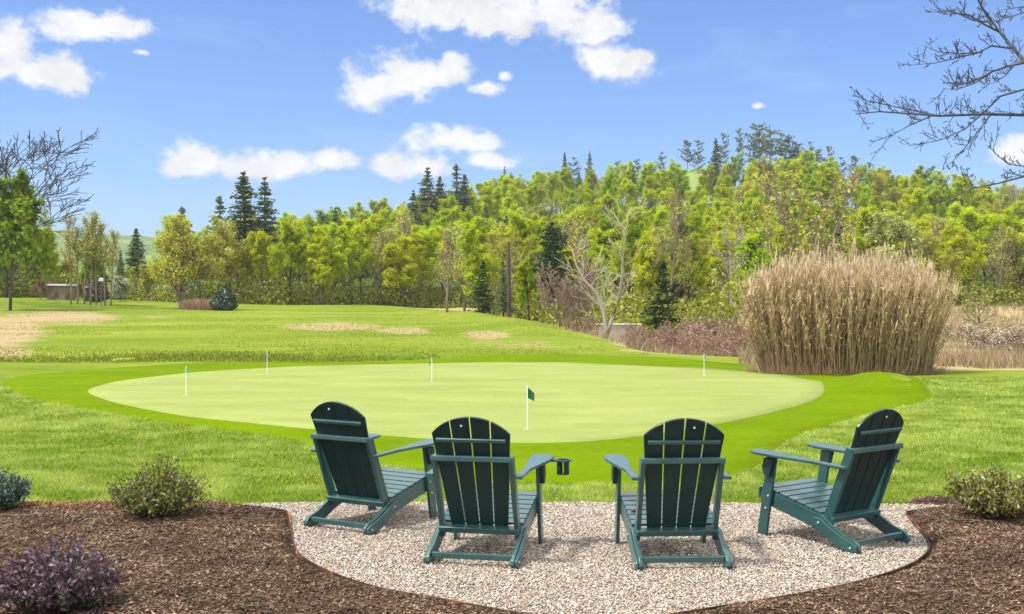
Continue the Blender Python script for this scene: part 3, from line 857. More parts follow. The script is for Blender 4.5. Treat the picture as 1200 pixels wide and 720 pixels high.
class Tree:
    def __init__(s, seed): s.r = random.Random(seed); s.nr = np.random.default_rng(seed); s.w = [MB(), MB()]; s.lp = []
    def branch(s, p, d, L, rad, lvl, P):
        r = s.r; n = 5 if lvl < 2 else 3
        pts, rd = [p.copy()], [rad]
        d = d.normalized()
        for i in range(n):
            j = P['jit'][lvl]
            d = (d + Vector((r.gauss(0, j), r.gauss(0, j), r.gauss(0, j))) + Vector((0, 0, P['up'][lvl]))).normalized()
            p = p + d * L / n
            pts.append(p.copy()); rd.append(max(P.get('rmin', .012), rad * (1 - P.get('taper', .8) * (i + 1) / n)))
        s.w[0 if lvl < 2 else 1].tube(pts, rd, (7, 5, 4, 3)[min(lvl, 3)], col=(1, 1, 1) if lvl < 2 else (.9,) * 3, cap=lvl < 2)
        if lvl >= P.get('leaf_lvl', 2):
            for k in range(P['lpb'][lvl]):
                f = r.uniform(.3, 1.05) * n
                i = min(int(f), n - 1); q = pts[i].lerp(pts[i + 1], f - i)
                s.lp.append(q + Vector((r.gauss(0, 1), r.gauss(0, 1), r.gauss(0, .8))) * P['ljit'])
        if lvl < P['maxl']:
            nc = P['nc'][lvl]; az0 = r.uniform(0, 6.28)
            for k in range(nc):
                t = P['t0'][lvl] + (1 - P['t0'][lvl]) * (k + r.random()) / nc
                f = t * n; i = min(int(f), n - 1); q = pts[i].lerp(pts[i + 1], f - i)
                ax = (pts[i + 1] - pts[i]).normalized()
                a = az0 + k * 2.4 + r.gauss(0, .35)
                e1 = ax.orthogonal().normalized(); e2 = ax.cross(e1)
                ang = P['ang'][lvl] * r.uniform(.75, 1.25) * (1.15 - .45 * t)
                dd = ax * math.cos(ang) + (e1 * math.cos(a) + e2 * math.sin(a)) * math.sin(ang)
                LL = L * P['ratio'][lvl] * P.get('prof', lambda l, t: 1.15 - .6 * t)(lvl, t) * r.uniform(.75, 1.2)
                s.branch(q, dd, LL, max(P.get('rmin', .012), rd[min(i + 1, n)] * P.get('rr', .6)), lvl + 1, P)
def leafy(seed, H, P, barkm, leafm, ls, name='tree'):
    T = Tree(seed)
    for (off, lean, hs) in P.get('stems', [(0, 0, 1)]):
        a = T.r.uniform(0, 6.28)
        T.branch(Vector((off * math.cos(a), off * math.sin(a), -.25)), Vector((lean * math.cos(a), lean * math.sin(a), 1)), H * hs * P.get('tl', .92), H * P.get('rad', .016) * hs, 0, P)
    LP = np.array([tuple(q) for q in T.lp]) if T.lp else np.zeros((0, 3))
    return T, LP
def proto(name, seed, H, P, barkm, leafm, ls, tint=.22):
    """returns an (unlinked to any place) empty with trunk and crown children"""
    T, LP = leafy(seed, H, P, barkm, leafm, ls)
    zmax = max(max(v[2] for v in T.w[0].v), LP[:, 2].max() if len(LP) else 0, max([v[2] for v in T.w[1].v] or [0]))
    t = thing(name, 'x', 'tree', (0, 0, -200))
    T.w[0].build('trunk', barkm, t, smooth=True)
    r = T.nr; n = len(LP)
    W1 = T.w[1]
    if n:
        s = ls * r.uniform(.55, 1.3, n)
        LVv = leafcards(LP, s, r, 0, np.array([0, 0, LP[:, 2].mean() * .7]))
        clump = .95 + .3 * (np.sin(LP[:, 0] * 1.7 + seed) * np.sin(LP[:, 1] * 1.9) * np.sin(LP[:, 2] * 1.5)) * .5
        c = clump[:, None] * r.uniform(1 - tint, 1 + tint, (n, 1)) * np.array([1, 1, 1]) * (1 + r.normal(0, .03, (n, 3)))
        nv = W1.n
        V = np.concatenate([np.array(W1.v).reshape(-1, 3), LVv.reshape(-1, 3)]) if nv else LVv.reshape(-1, 3)
        C = np.concatenate([np.array(W1.c).reshape(-1, 3), np.repeat(c, 4, 0)]) if nv else np.repeat(c, 4, 0)
        wf = [tuple(f) + ((f[0],) if False else ()) for f in W1.f]
        me = bpy.data.meshes.new('crown')
        me.from_pydata(V.tolist(), [], wf + (nv + np.arange(4 * n).reshape(n, 4)).tolist())
        me.materials.append(barkm); me.materials.append(leafm)
        me.polygons.foreach_set('material_index', [0] * len(wf) + [1] * n)
        a = me.color_attributes.new('col', 'FLOAT_COLOR', 'POINT')
        a.data.foreach_set('color', np.c_[C.astype(np.float32), np.ones(len(C), np.float32)].ravel())
        o = bpy.data.objects.new('crown', me); COL.objects.link(o); adopt(o, t)
    else:
        W1.build('crown', barkm, t)
    t['h'] = zmax
    return t
def conifer(name, seed, H, Wd, barkm, leafm, rows=22, per=6, ls=.30, droop=.25, bare=.12, top=1.0, shape=None, dens=9):
    r = random.Random(seed); nr_ = np.random.default_rng(seed)
    t = thing(name, 'x', 'tree', (0, 0, -200))
    m = MB(); lean = Vector((r.gauss(0, .01), r.gauss(0, .01), 1))
    m.tube([lean * (H * f) for f in (-.02, .25, .5, .75, .98)], [H * .014, H * .012, H * .009, H * .006, .02], 7)
    LP = []; br = MB()
    for i in range(rows):
        f = bare + (1 - bare) * (i + r.random()) / rows
        wr = Wd / 2 * (shape(f) if shape else (1 - f) ** .8 * 1.05 + .04)
        for k in range(per):
            if r.random() < .14: continue
            a = r.uniform(0, 6.28); L = wr * r.uniform(.55, 1.2)
            p0 = lean * (H * f); p1 = p0 + Vector((math.cos(a) * L, math.sin(a) * L, -droop * L * r.uniform(.3, 1.4) + .12 * L))
            br.tube([p0, p0.lerp(p1, .5) + Vector((0, 0, .06 * L)), p1], [.04, .025, .012], 3, cap=False)
            nn = max(3, int(dens * L / 1.2))
            for j in range(nn):
                g = .18 + .85 * (j + r.random()) / nn
                LP.append(p0.lerp(p1, g) + Vector((r.gauss(0, .10 * L + .04), r.gauss(0, .10 * L + .04), r.gauss(-.05, .08))))
    for j in range(16): LP.append(lean * (H * (.90 + .11 * r.random())) + Vector((r.gauss(0, .04), r.gauss(0, .04), 0)))
    m.build('trunk', barkm, t, smooth=True)
    LP = np.array([tuple(q) for q in LP]); n = len(LP)
    s = ls * nr_.uniform(.6, 1.3, n)
    V = leafcards(LP, s, nr_, .35)
    c = nr_.uniform(.65, 1.3, (n, 1)) * np.ones((1, 3)) * (1 + nr_.normal(0, .05, (n, 3)))
    nv = br.n
    me = bpy.data.meshes.new('crown')
    me.from_pydata(np.concatenate([np.array(br.v), V.reshape(-1, 3)]).tolist(), [], br.f + (nv + np.arange(4 * n).reshape(n, 4)).tolist())
    me.materials.append(barkm); me.materials.append(leafm)
    me.polygons.foreach_set('material_index', [0] * len(br.f) + [1] * n)
    C = np.concatenate([np.array(br.c), np.repeat(c, 4, 0)])
    a_ = me.color_attributes.new('col', 'FLOAT_COLOR', 'POINT'); a_.data.foreach_set('color', np.c_[C.astype(np.float32), np.ones(len(C), np.float32)].ravel())
    o = bpy.data.objects.new('crown', me); COL.objects.link(o); adopt(o, t)
    t['h'] = H
    return t

USED = set()
def plant(p, px, base, topy, d, label, cat='tree', group=None, wide=1.0, name=None, rz=None):
    """stand a copy of prototype p with its foot at distance d under photo column px, its top at row topy"""
    x = (px - 600) * d / F; z = z1(x, d)
    Hh = max(1.0, CH - (topy - HY) * d / F - z)
    if p.name in USED: o = copy_tree(p)
    else: o = p; USED.add(p.name)
    s = Hh / p['h']
    o.location = (x, d, z); o.scale = (s * wide, s * wide, s); o.rotation_euler = (0, 0, random.uniform(0, 6.28) if rz is None else rz)
    o['label'] = label; o['category'] = cat
    if group: o['group'] = group
    elif 'group' in o: del o['group']
    return o

DEC = dict(maxl=3, nc=(13, 6, 4, 0), t0=(.22, .25, .2, 0), ang=(1.0, .75, .7, 0), ratio=(.42, .5, .5, 0), jit=(.06, .13, .16, .2), up=(.03, .22, .16, .08), lpb=(0, 0, 18, 34), ljit=.20, rmin=.014)
def D(**k): q = dict(DEC); q.update(k); return q
lime = [proto('lime_tree', 11 + i, 10, D(nc=(14 + i % 3, 6, 4, 0), stems=[(0, 0, 1)] if i % 2 == 0 else [(.1, .10, 1), (.25, .18, .85)]), BARK_GREY, L_LIME, .135) for i in range(4)]
midt = [proto('green_tree', 31 + i, 10, D(nc=(15, 6, 4, 0), lpb=(0, 0, 20, 36), ang=(1.0, .8, .7, 0)), BARK_DARK, L_MID, .135) for i in range(3)]
oliv = [proto('budding_tree', 51 + i, 10, D(nc=(14, 6, 5, 0), lpb=(0, 0, 8, 14), up=(.03, .2, .12, .05), ang=(.8, .6, .6, 0), stems=[(.1, .08, 1), (.2, .2, .9), (.2, .3, .75)][:1 + i]), BARK_GREY, L_OLIVE, .13) for i in range(3)]
bare = [proto('bare_tree', 71 + i, 10, D(nc=(13, 7, 6, 0), lpb=(0, 0, 0, 1), up=(.03, .22, .14, .06), ang=(.75, .6, .6, 0), rmin=.018, stems=[(.1, .1, 1), (.2, .22, .9)][:1 + i]), BARK_TAN, L_OLIVE, .16) for i in range(2)]
dense = [proto('bushy_tree', 91 + i, 7, D(nc=(18, 7, 4, 0), t0=(.06, .2, .2, 0), lpb=(0, 0, 15, 22), ratio=(.5, .5, .5, 0)), BARK_DARK, L_MID if i else L_LIME, .18) for i in range(2)]
spruce = [conifer('conifer_tree', 5 + i, 14, 5.0, BARK_DARK, L_DARK, rows=44, per=8, ls=.25, dens=15, bare=.08 + .1 * i) for i in range(3)]
hem = conifer('hemlock_tree', 15, 14, 6.0, BARK_DARK, L_BLUE, rows=28, per=6, dens=14, ls=.28, bare=.2, droop=.1)
pine = [conifer('pine_tree', 25 + i, 14, 6.0, BARK_DARK, L_BLUE, rows=9, per=5, ls=.42, bare=.52 + .07 * i, droop=-.15, shape=lambda f: .35 + .75 * math.sin(min(1, (f - .45) / .55) * math.pi) ** .6, dens=7) for i in range(3)]

# --- the wood: rows from its near edge up to the ridge of the hill
pick = random.Random(3)
def near_edge(px): return float(np.interp(px, [-200, 0, 640, 760, 1500], [114, 112, 114, 118, 123]))
AREA = [(-500, 330, 'behind the far end of the lawn'), (330, 650, 'behind the grassy bank'), (650, 880, 'behind the gully'), (880, 1120, 'behind the tall dry reeds'), (1120, 1700, 'behind the dry meadow')]
def area(px):
    for a, b, t in AREA:
        if a <= px < b: return t
KIND = {'lime_tree': ('bright lime green spring tree', 'lime green trees'), 'green_tree': ('mid green leafy tree', 'mid green trees'), 'budding_tree': ('olive grey budding tree', 'olive budding trees'), 'bare_tree': ('thin bare twiggy tree', 'bare twiggy trees'), 'bushy_tree': ('low bushy green tree', 'bushy trees'), 'conifer_tree': ('dark green conifer', 'dark conifers'), 'hemlock_tree': ('bluish feathery conifer', 'feathery conifers'), 'pine_tree': ('tall pine with bare lower trunk', 'ridge pines')}
def kind(p): return p.name.split('.')[0]
def forest(px, d, h, wts, where, wide=1.0):
    p = pick.choices([pick.choice(lime), pick.choice(midt), pick.choice(oliv), pick.choice(bare), pick.choice(dense), pick.choice(spruce)], wts)[0]
    x = (px - 600) * d / F
    topy = HY + (CH - z1(x, d) - h) * F / d
    k = kind(p)
    plant(p, px, 0, topy, d, f"{KIND[k][0]} {where}", 'tree', f"{KIND[k][1]} {where}", wide * pick.uniform(.9, 1.2))
# near edge
px_ = -60
while px_ < 1270:
    d = near_edge(px_) + pick.uniform(-1, 5)
    w = (4.5, 2, 3.4, 1.2, 1.6, .3) if px_ < 520 else (2, 1.6, 5, 3.6, 1.2, .3)
    if 45 < px_ < 195: h = pick.uniform(3.6, 5.2)
    else: h = pick.uniform(6.8, 9.2)
    forest(px_, d, h, w, 'edging the wood ' + area(px_))
    px_ += pick.uniform(24, 38)
for (d0, step, h0, h1, w) in ((126, 34, 8, 11, (4, 2.6, 3.4, 1.2, .6, .4)), (143, 34, 9, 12, (5, 3, 3, 1, 0, .6)), (162, 34, 9, 12, (5, 3, 2.5, .6, 0, .6))):
    px_ = -90
    while px_ < 1290:
        f = float(np.interp(px_, [-90, 35, 75, 170, 210, 300], [1, .8, .42, .4, .5, 1]))
        forest(px_, d0 + pick.uniform(-6, 6), pick.uniform(h0, h1) * f, w, 'within the wood ' + area(px_))
        px_ += step * pick.uniform(.75, 1.25)
for (d0, step, h0, h1) in ((188, 33, 9, 12), (215, 29, 9, 12), (243, 27, 9, 12), (268, 24, 9.5, 12.5), (284, 24, 9.5, 12.5), (300, 22, 9, 12)):
    px_ = 300 if d0 < 230 else 350
    while px_ < 1270:
        if not (d0 > 255 and 795 < px_ < 850):
            w = (6, 3.2, 1.6, .15, 0, .5) if px_ < 640 or px_ > 860 else (4.5, 4.5, 1.2, .1, 0, .5)
            forest(px_, d0 + pick.uniform(-10, 10), pick.uniform(h0, h1), w, 'on the hillside ' + area(px_))
        px_ += step * pick.uniform(.75, 1.25)

for (d0, lo, hi, step, h0, h1) in ((92, 560, 890, 34, 5.5, 8.5), (103, 545, 900, 34, 6.5, 9.5), (76, 590, 690, 30, 3.5, 5)):
    px_ = lo
    while px_ < hi:
        forest(px_, d0 + pick.uniform(-4, 4), pick.uniform(h0, h1), (1.4, 2, 4.5, 3.2, 2, .3) if d0 > 80 else (1, 2, 0, 0, 4, .5), 'low down by the gully ' + area(px_))
        px_ += step * pick.uniform(.75, 1.25)
# --- single trees that stand out
G_ = 'tall dark conifers rising above the wood'
plant(spruce[1], 289, 358, 203, 128, 'tallest dark conifer of the pair rising above the wood, slightly broader', 'tree', None, 1.55)
plant(spruce[0], 313, 358, 209, 130, 'narrower dark conifer of the tall pair above the wood', 'tree', None, 1.35)
plant(hem, 258, 358, 230, 132, 'feathery conifer beside the tall conifer pair, lower than both', 'tree', None, 1.5)
plant(hem, 213, 358, 243, 126, 'blue green conifer top above the round olive lawn tree', 'tree', None, 1.5)
plant(spruce[2], 160, 358, 268, 130, 'small pointed dark conifer against the pale distant mountain', 'tree', None, 1.5)
for px_, ty, sp, d in ((483, 224, spruce[0], 205), (501, 197, spruce[1], 210), (516, 207, spruce[2], 212), (535, 193, hem, 214), (545, 205, spruce[2], 216)):
    plant(sp, px_, 0, ty, d, 'dark conifer in the row against the white cloud over the hill shoulder', 'tree', 'dark conifers below the low cloud', 1.35)
for px_, ty, sp in ((592, 196, spruce[0]), (662, 179, spruce[2]), (672, 186, pine[0]), (690, 178, spruce[1]), (724, 190, pine[1]), (746, 188, pine[2]), (775, 180, pine[0]), (806, 166, pine[2]), (818, 166, pine[1]), (948, 168, pine[0]), (958, 176, pine[2]), (970, 173, pine[1]), (985, 186, pine[0]), (1002, 184, pine[2]), (1018, 192, pine[1]), (1034, 197, pine[0]), (1092, 196, pine[2]), (1134, 199, pine[0])):
    plant(sp, px_, 0, ty, 309 + pick.uniform(-4, 8), 'spindly dark tree standing up from the hill ridge against the sky', 'tree', 'spindly ridge trees against the sky', .75 if sp in spruce else .45)
plant(spruce[1], 838, 0, 163, 306, 'dark pointed conifer beside the hilltop clearing', 'tree', None, 1.1)
for px_, ty, sp, wd in ((847, 158, pine[1], .45), (866, 152, pine[2], .3), (882, 150, pine[0], .55), (890, 147, pine[1], .6), (903, 152, pine[2], .75), (914, 157, pine[0], .75), (925, 161, pine[1], .75), (934, 167, pine[2], .6)):
    plant(sp, px_, 0, ty, 312 + pick.uniform(-4, 6), 'dark umbrella shaped pine on the very top of the hill', 'tree', 'umbrella pines crowning the hill', wd)

# slender clump and lawn trees on the left
slim = proto('slender_tree', 131, 9, D(nc=(12, 5, 4, 0), t0=(.42, .25, .2, 0), ratio=(.28, .5, .5, 0), lpb=(0, 0, 2, 3), up=(.02, .22, .12, .05), ang=(.7, .6, .6, 0), rad=.011), BARK_TAN, L_OLIVE, .16)
for i, (px_, ty, d, w_) in enumerate(((83, 248, 96, 'leftmost in its clump'), (91, 262, 97, 'short, second in its clump'), (99, 250, 98, 'third in its clump'), (106, 244, 96, 'tallest in its clump'), (113, 256, 97, 'just left of the white box on a post'), (123, 258, 96, 'just right of the white box on a post'), (130, 266, 98, 'rightmost in its clump'))):
    plant(slim, px_, 0, ty, d, 'slender bare-stemmed tree on the far lawn, ' + w_, 'tree', 'slender trees clumped on the far lawn', 1.0)
lawn_tree = proto('lawn_tree', 141, 8, D(nc=(15, 7, 5, 0), t0=(.18, .2, .2, 0), ratio=(.52, .5, .5, 0), lpb=(0, 0, 4, 7), up=(.03, .16, .1, .05), ang=(.85, .7, .6, 0), stems=[(.08, .12, 1), (.12, .22, .95), (.12, .3, .85)]), BARK_GREY, L_OLIVE, .14)
plant(lawn_tree, 214, 0, 252, 93, 'round olive green lawn tree with several trunks beside a pinkish grass clump', 'tree', None, 1.05)
grey = proto('grey_tree', 151, 8, D(nc=(13, 6, 5, 0), t0=(.3, .2, .2, 0), lpb=(0, 0, 0, 1), up=(.03, .2, .14, .06), ang=(.8, .6, .6, 0), rmin=.016), BARK_TAN, L_OLIVE, .15)
plant(grey, 524, 0, 262, 80, 'grey leafless tree standing alone on top of the grassy bank', 'tree', None, 1.1)
maple = proto('broad_leaf_tree', 161, 10, D(nc=(15, 7, 4, 0), t0=(.2, .2, .2, 0), lpb=(0, 0, 9, 13), ratio=(.5, .5, .5, 0), ang=(1.1, .8, .7, 0)), BARK_DARK, L_MAPLE, .32)
plant(maple, 12, 0, 196, 84, 'deep green leafy tree cut by the photo edge under bare branches', 'tree', None, .85)
bigbare = proto('bare_branched_tree', 171, 12, D(nc=(16, 9, 7, 0), t0=(.3, .2, .2, 0), lpb=(0, 0, 0, 0), ratio=(.62, .5, .5, 0), up=(.02, .06, .08, .05), ang=(1.05, .65, .6, 0), rmin=.022), BARK_DARK, L_OLIVE, .2)
plant(bigbare, -8, 0, 138, 92, 'tall dark bare tree reaching into the sky above the deep green tree', 'tree', None, 1.35)

# the middle: cedar, thicket, sycamore, firs
def at(px, d): 
    x = (px - 600) * d / F
    return x, d, z1(x, d)
cedar = conifer('cedar_tree', 201, 10, 4.2, BARK_DARK, leaf_mat('cedar needles', (.05, .078, .04), .15, .01, .05), rows=46, per=9, ls=.20, bare=.12, droop=.1, shape=lambda f: .16 + .34 * f * (1 - f) + max(.85 * math.exp(-((f - .58) / .17) ** 2), .62 * math.exp(-((f - .84) / .11) ** 2)), dens=16)
plant(cedar, 646, 0, 262, 72, 'dark shaggy cedar leaning above the brown thicket', 'tree', None, .85)
fir = conifer('fir_tree', 203, 8, 3.6, BARK_DARK, leaf_mat('fir needles', (.06, .095, .03), .15, .01, .05), rows=24, per=7, ls=.28, bare=.06, dens=11)
plant(fir, 566, 0, 306, 84, 'dark green young conifer behind the crest of the grassy bank', 'tree', None, 1.25)
fir2 = conifer('fir_tree', 204, 6, 3.4, BARK_DARK, leaf_mat('hemlock needles', (.05, .085, .026), .15, .01, .05), rows=24, per=7, ls=.24, bare=.06, dens=11)
plant(fir2, 776, 0, 306, 60, 'small dark evergreen beside the low wall at the meadow edge', 'tree', None, 1.0)
snag = MB(); x, y, z = at(596, 78)
snag.tube([(0, 0, -.2), (.03, 0, 2), (-.02, .02, 3.6), (.02, 0, 5.2)], [.17, .15, .13, .08], 8)
snag.tube([(0, 0, 3.2), (.5, .1, 3.6)], [.05, .02], 5); snag.tube([(0, 0, 4.1), (-.35, .1, 4.5)], [.04, .02], 5)
so_ = snag.build('dead_tree', BARK_DARK); so_.location = (x, y, z)
tag(so_, 'dark dead branchless trunk standing before the wood between bank and cedar', 'dead tree')
thick = proto('brown_thicket', 211, 5, D(nc=(11, 7, 6, 0), t0=(.05, .15, .15, 0), tl=.9, lpb=(0, 0, 0, 0), ratio=(.5, .5, .5, 0), up=(.02, .25, .16, .08), ang=(.6, .5, .5, 0), rmin=.012, rad=.008, stems=[(.1, .1, 1), (.4, .2, .9), (.6, .28, .95), (.5, .1, .85), (.8, .2, .8)]), attr_mat('thicket twigs', (.30, .22, .175)), L_OLIVE, .2)
plant(thick, 664, 0, 298, 56, 'brown leafless thicket of upright stems left of the white sycamore', 'thicket', None, 1.7)
# white forked sycamore
d0 = 54
x, y, z = at(709, d0)
syc = thing('sycamore_tree', 'white forked leafless sycamore in front of the low pale wall', 'tree', (x, y, z))
T = Tree(221)
q = lambda px, py, dy=0: ray(px, py, d0 + dy) - Vector((x, y, z))
trunkL = [q(710, 402), q(711, 388), q(707, 365, .2), q(699, 343, .3), q(684, 328, .4), q(675, 310, .5), q(670, 290, .7)]
trunkR = [q(710, 396), q(717, 375, -.2), q(726, 350, -.3), q(729, 325, -.3), q(730, 300, -.5), q(734, 272, -.5), q(737, 245, -.6)]
m0 = MB(); m0.tube(trunkL, [.15, .125, .10, .08, .06, .04, .02], 8); m0.tube(trunkR, [.11, .10, .085, .07, .05, .035, .02], 8)
T.w[0] = m0
PS = D(nc=(0, 0, 6, 4), maxl=3, lpb=(0, 0, 0, 1), ljit=.1, up=(0, .05, .1, .1), rmin=.013, ang=(.8, .8, .7, .6), ratio=(.5, .5, .6, .5), t0=(.2, .2, .2, .2))
for tr in (trunkL, trunkR):
    for i in range(2, len(tr)):
        for k in range(4):
            p = tr[i - 1].lerp(tr[i], T.r.random())
            a = T.r.uniform(0, 6.28); T.branch(p, Vector((math.cos(a), math.sin(a), .7)), T.r.uniform(.8, 1.7) , .017, 2, PS)
T.w[0].build('trunk', BARK_PALE, syc, smooth=True); T.w[1].build('crown', attr_mat('pale twigs', (.42, .38, .24)), syc)
pale = proto('pale_tree', 231, 7, D(nc=(11, 6, 5, 0), t0=(.25, .2, .2, 0), lpb=(0, 0, 0, 1), up=(.02, .1, .1, .06), ang=(.9, .6, .6, 0), rmin=.016), BARK_PALE, L_PALE, .15)
plant(pale, 857, 0, 262, 74, 'pale whitish leafless tree rising left of the tall reeds', 'tree', None, 1.0)
willow = proto('willow_tree', 241, 8, D(nc=(14, 7, 5, 0), t0=(.2, .2, .2, 0), lpb=(0, 0, 3, 5), up=(.03, .1, .02, -.1), ang=(.9, .6, .6, 0)), BARK_GREY, L_PALE, .2)
plant(willow, 1052, 0, 246, 92, 'pale silvery willow-like tree showing above the reed tops', 'tree', None, 1.2)
plant(bare[1], 938, 0, 196, 78, 'tall bare multi-stemmed tree with spreading limbs behind the reeds', 'tree', None, 1.1)
plant(bare[0], 782, 0, 218, 88, 'thin greyish tree rising behind the small dark evergreen', 'tree', None, .9)
plant(oliv[2], 1100, 0, 262, 98, 'olive budding tree rising behind the right shoulder of the reeds', 'tree', None, 1.0)
bbush = proto('bare_bush', 251, 2.6, D(nc=(13, 7, 6, 0), t0=(.12, .15, .15, 0), ratio=(.75, .5, .5, 0), lpb=(0, 0, 0, 1), ljit=.05, up=(.02, .08, .06, .03), ang=(1.1, .6, .6, 0), rmin=.009, rad=.03, tl=.75), BARK_GREY, L_OLIVE, .08)
plant(bbush, 1147, 0, 337, 66, 'round grey leafless bush standing alone in the dry meadow', 'bush', None, 1.15)

# round holly, dry grass clump and shed-side planting on the far lawn
def ball_shrub(name, label, px, d, w, h, pal, seed, n=2600, ls=.10):
    x, y, z = at(px, d)
    t = thing(name, label, 'shrub', (x, y, z))
    r = np.random.default_rng(seed)
    v = r.normal(size=(n, 3)); v /= np.linalg.norm(v, axis=1)[:, None]; v[:, 2] = np.abs(v[:, 2]) * np.where(r.random(n) < .2, -.25, 1)
    rad = r.uniform(.75, 1.04, n) * (1 + .10 * np.sin(v[:, 0] * 7 + seed) * np.sin(v[:, 1] * 6) + .05 * np.sin(v[:, 2] * 11))
    LP = v * rad[:, None] * np.array([w / 2, w / 2, h * .8]) + np.array([0, 0, h * .2])
    V = leafcards(LP, ls * r.uniform(.6, 1.3, n), r)
    c = np.array(pal)[r.integers(0, len(pal), n)] * r.uniform(.7, 1.3, (n, 1))
    np_mesh('foliage', V.reshape(-1, 3), np.arange(4 * n).reshape(n, 4), leaf_mat(name + ' leaves', (1, 1, 1), .15, 0, 0, .06), np.repeat(c, 4, 0), parent=t)
    m = MB(); m.tube([(0, 0, -.1), (0, 0, h * .5)], [.07, .05], 6); m.build('trunk', BARK_DARK, t)
    return t
ball_shrub('holly_shrub', 'round clipped dark green shrub on the far lawn', 263, 90, 2.0, 1.72, [(.03, .06, .03), (.05, .09, .045), (.02, .04, .022), (.09, .13, .08)], 5, ls=.13)
def grass_clump(name, label, px, d, w, dp, h, n, pal, seed, blade=.03, cat='grass clump'):
    x, y, z = at(px, d)
    r = np.random.default_rng(seed)
    a = r.uniform(0, 6.28, n); q = np.sqrt(r.random(n))
    bx, by = np.cos(a) * q * w / 2, np.sin(a) * q * dp / 2
    hh = h * r.uniform(.55, 1.05, n) * (1 - .35 * q ** 3)
    lx_ = bx * .25 + r.normal(0, .12, n) * h; ly_ = by * .25 + r.normal(0, .12, n) * h
    t_ = r.uniform(0, 6.28, n); dx, dy = np.cos(t_) * blade / 2, np.sin(t_) * blade / 2
    V = np.stack([np.stack([bx - dx, by - dy, 0 * bx - .05], -1), np.stack([bx + dx, by + dy, 0 * bx - .05], -1), np.stack([bx + lx_ + dx * .5, by + ly_ + dy * .5, hh], -1), np.stack([bx + lx_ - dx * .5, by + ly_ - dy * .5, hh], -1)], 1)
    c = np.array(pal)[r.integers(0, len(pal), n)] * r.uniform(.75, 1.2, (n, 1))
    o = np_mesh(name, V.reshape(-1, 3), np.arange(4 * n).reshape(n, 4), leaf_mat(name + ' blades', (1, 1, 1), .25, 0, 0), np.repeat(c, 4, 0))
    o.location = (x, y, z)
    return tag(o, label, cat)
grass_clump('ornamental_grass', 'low pinkish tan grass clump between the round shrub and the lawn tree', 234, 91, 2.9, 1.2, .95, 900, [(.42, .27, .19), (.36, .23, .16), (.48, .34, .24)], 3, .05)

# low shed roof, pale box, blossom behind the slender trees
SHED_W = simple('grey boards', (.045, .036, .028), .9, .2, .2, 8)
ROOFW = simple('pale roof sheet', (.62, .63, .63), .5, .3, .06)
x, y, z = at(72, 106)
sh = thing('low_building', 'low dark building with a pale flat roof half hidden by trees', 'building', (x, y, z))
m = MB(); m.box((0, 0, .55), (1.7, 2.4, 1.4)); m.build('wall', simple('weathered grey boards', (.20, .16, .13), .9, .2, .2, 8), sh)
m = MB(); m.box((0, 0, 1.34), (2.0, 2.7, .16)); m.build('roof', ROOFW, sh, .02)
ball_shrub('evergreen_shrub', 'narrow dark brownish evergreen shrub behind the slender trees', 112, 103, 2.2, 2.3, [(.05, .055, .025), (.08, .075, .035), (.10, .085, .05)], 9, 1500, .16)
x, y, z = at(118.5, 94)
bxo = thing('box_on_post', 'small white box on a thin post among the slender trees', 'birdhouse', (x, y, z))
m = MB(); m.tube([(0, 0, -.1), (0, 0, 2.15)], [.045, .04], 8); m.build('post', BARK_GREY, bxo)
m = MB(); m.prism([(-.17, -.12, 2.1), (.17, -.12, 2.1), (.17, -.12, 2.3), (0, -.12, 2.42), (-.17, -.12, 2.3)], (0, .24, 0)); m.build('box', simple('white painted box', (.7, .7, .69), .5, .3, .04), bxo, .01)
blos = proto('blossom_shrub', 261, 3.5, D(nc=(14, 7, 4, 0), t0=(.08, .2, .2, 0), lpb=(0, 0, 5, 7), ratio=(.7, .5, .5, 0)), BARK_GREY, leaf_mat('white blossom', (.42, .44, .30), .3, 0, 0), .16)
plant(blos, 142, 0, 322, 107, 'whitish blossoming shrub beside the slender trees', 'shrub', None, 1.1)
redb = proto('reddish_shrub', 271, 3.5, D(nc=(14, 7, 5, 0), t0=(.08, .2, .2, 0), lpb=(0, 0, 1, 3), ratio=(.6, .5, .5, 0), ljit=.15, rmin=.012), BARK_RED, leaf_mat('reddish buds', (.26, .15, .085), .25, .01, .15), .14)
for px_, ty, d, lab in ((66, 341, 101, 'low reddish budding shrub in front of the low pale roofed building'), (80, 344, 102, 'smallest reddish shrub, at the right end of the low pale roofed building'), (48, 326, 104, 'reddish budding shrub left of the low pale roofed building'), (62, 322, 109, 'reddish budding shrub behind the low pale roofed building'), (92, 330, 108, 'reddish budding shrub between the pale roof and the shed')):
    plant(redb, px_, 0, ty, d, lab, 'shrub', None, 1.1)

# brambles along the meadow edge
brm = proto('bramble_bush', 281, 2, D(nc=(9, 6, 4, 0), t0=(.05, .15, .15, 0), tl=.85, ratio=(.6, .5, .5, 0), lpb=(0, 0, 0, 1), ljit=.06, up=(.02, .12, .08, .03), ang=(.8, .6, .6, 0), rmin=.009, rad=.011, stems=[(.1, .1, 1), (.4, .25, .9), (.6, .35, .85), (.7, .2, .8)]), BARK_RED, leaf_mat('bramble buds', (.30, .20, .14), .2, 0, 0), .07)
for px_, ty, d, w_ in ((686, 374, 52, 1.5), (739, 372, 57, 1), (752, 380, 50, 1.3), (784, 372, 50, 1.4), (800, 368, 54, 1.5), (818, 364, 50, 1.2), (835, 362, 48, 1.2), (850, 366, 45, 1.2), (866, 360, 48, 1.2), (806, 384, 44, 1.4), (832, 382, 42, 1.2), (858, 384, 40, 1.2), (770, 392, 44, 1.5), (878, 372, 42, 1.1), (745, 396, 42, .9)):
    plant(brm, px_, 0, ty, d, 'reddish brown leafless bramble in the dry grass beyond the green', 'bush', 'reddish brambles beyond the green', w_)
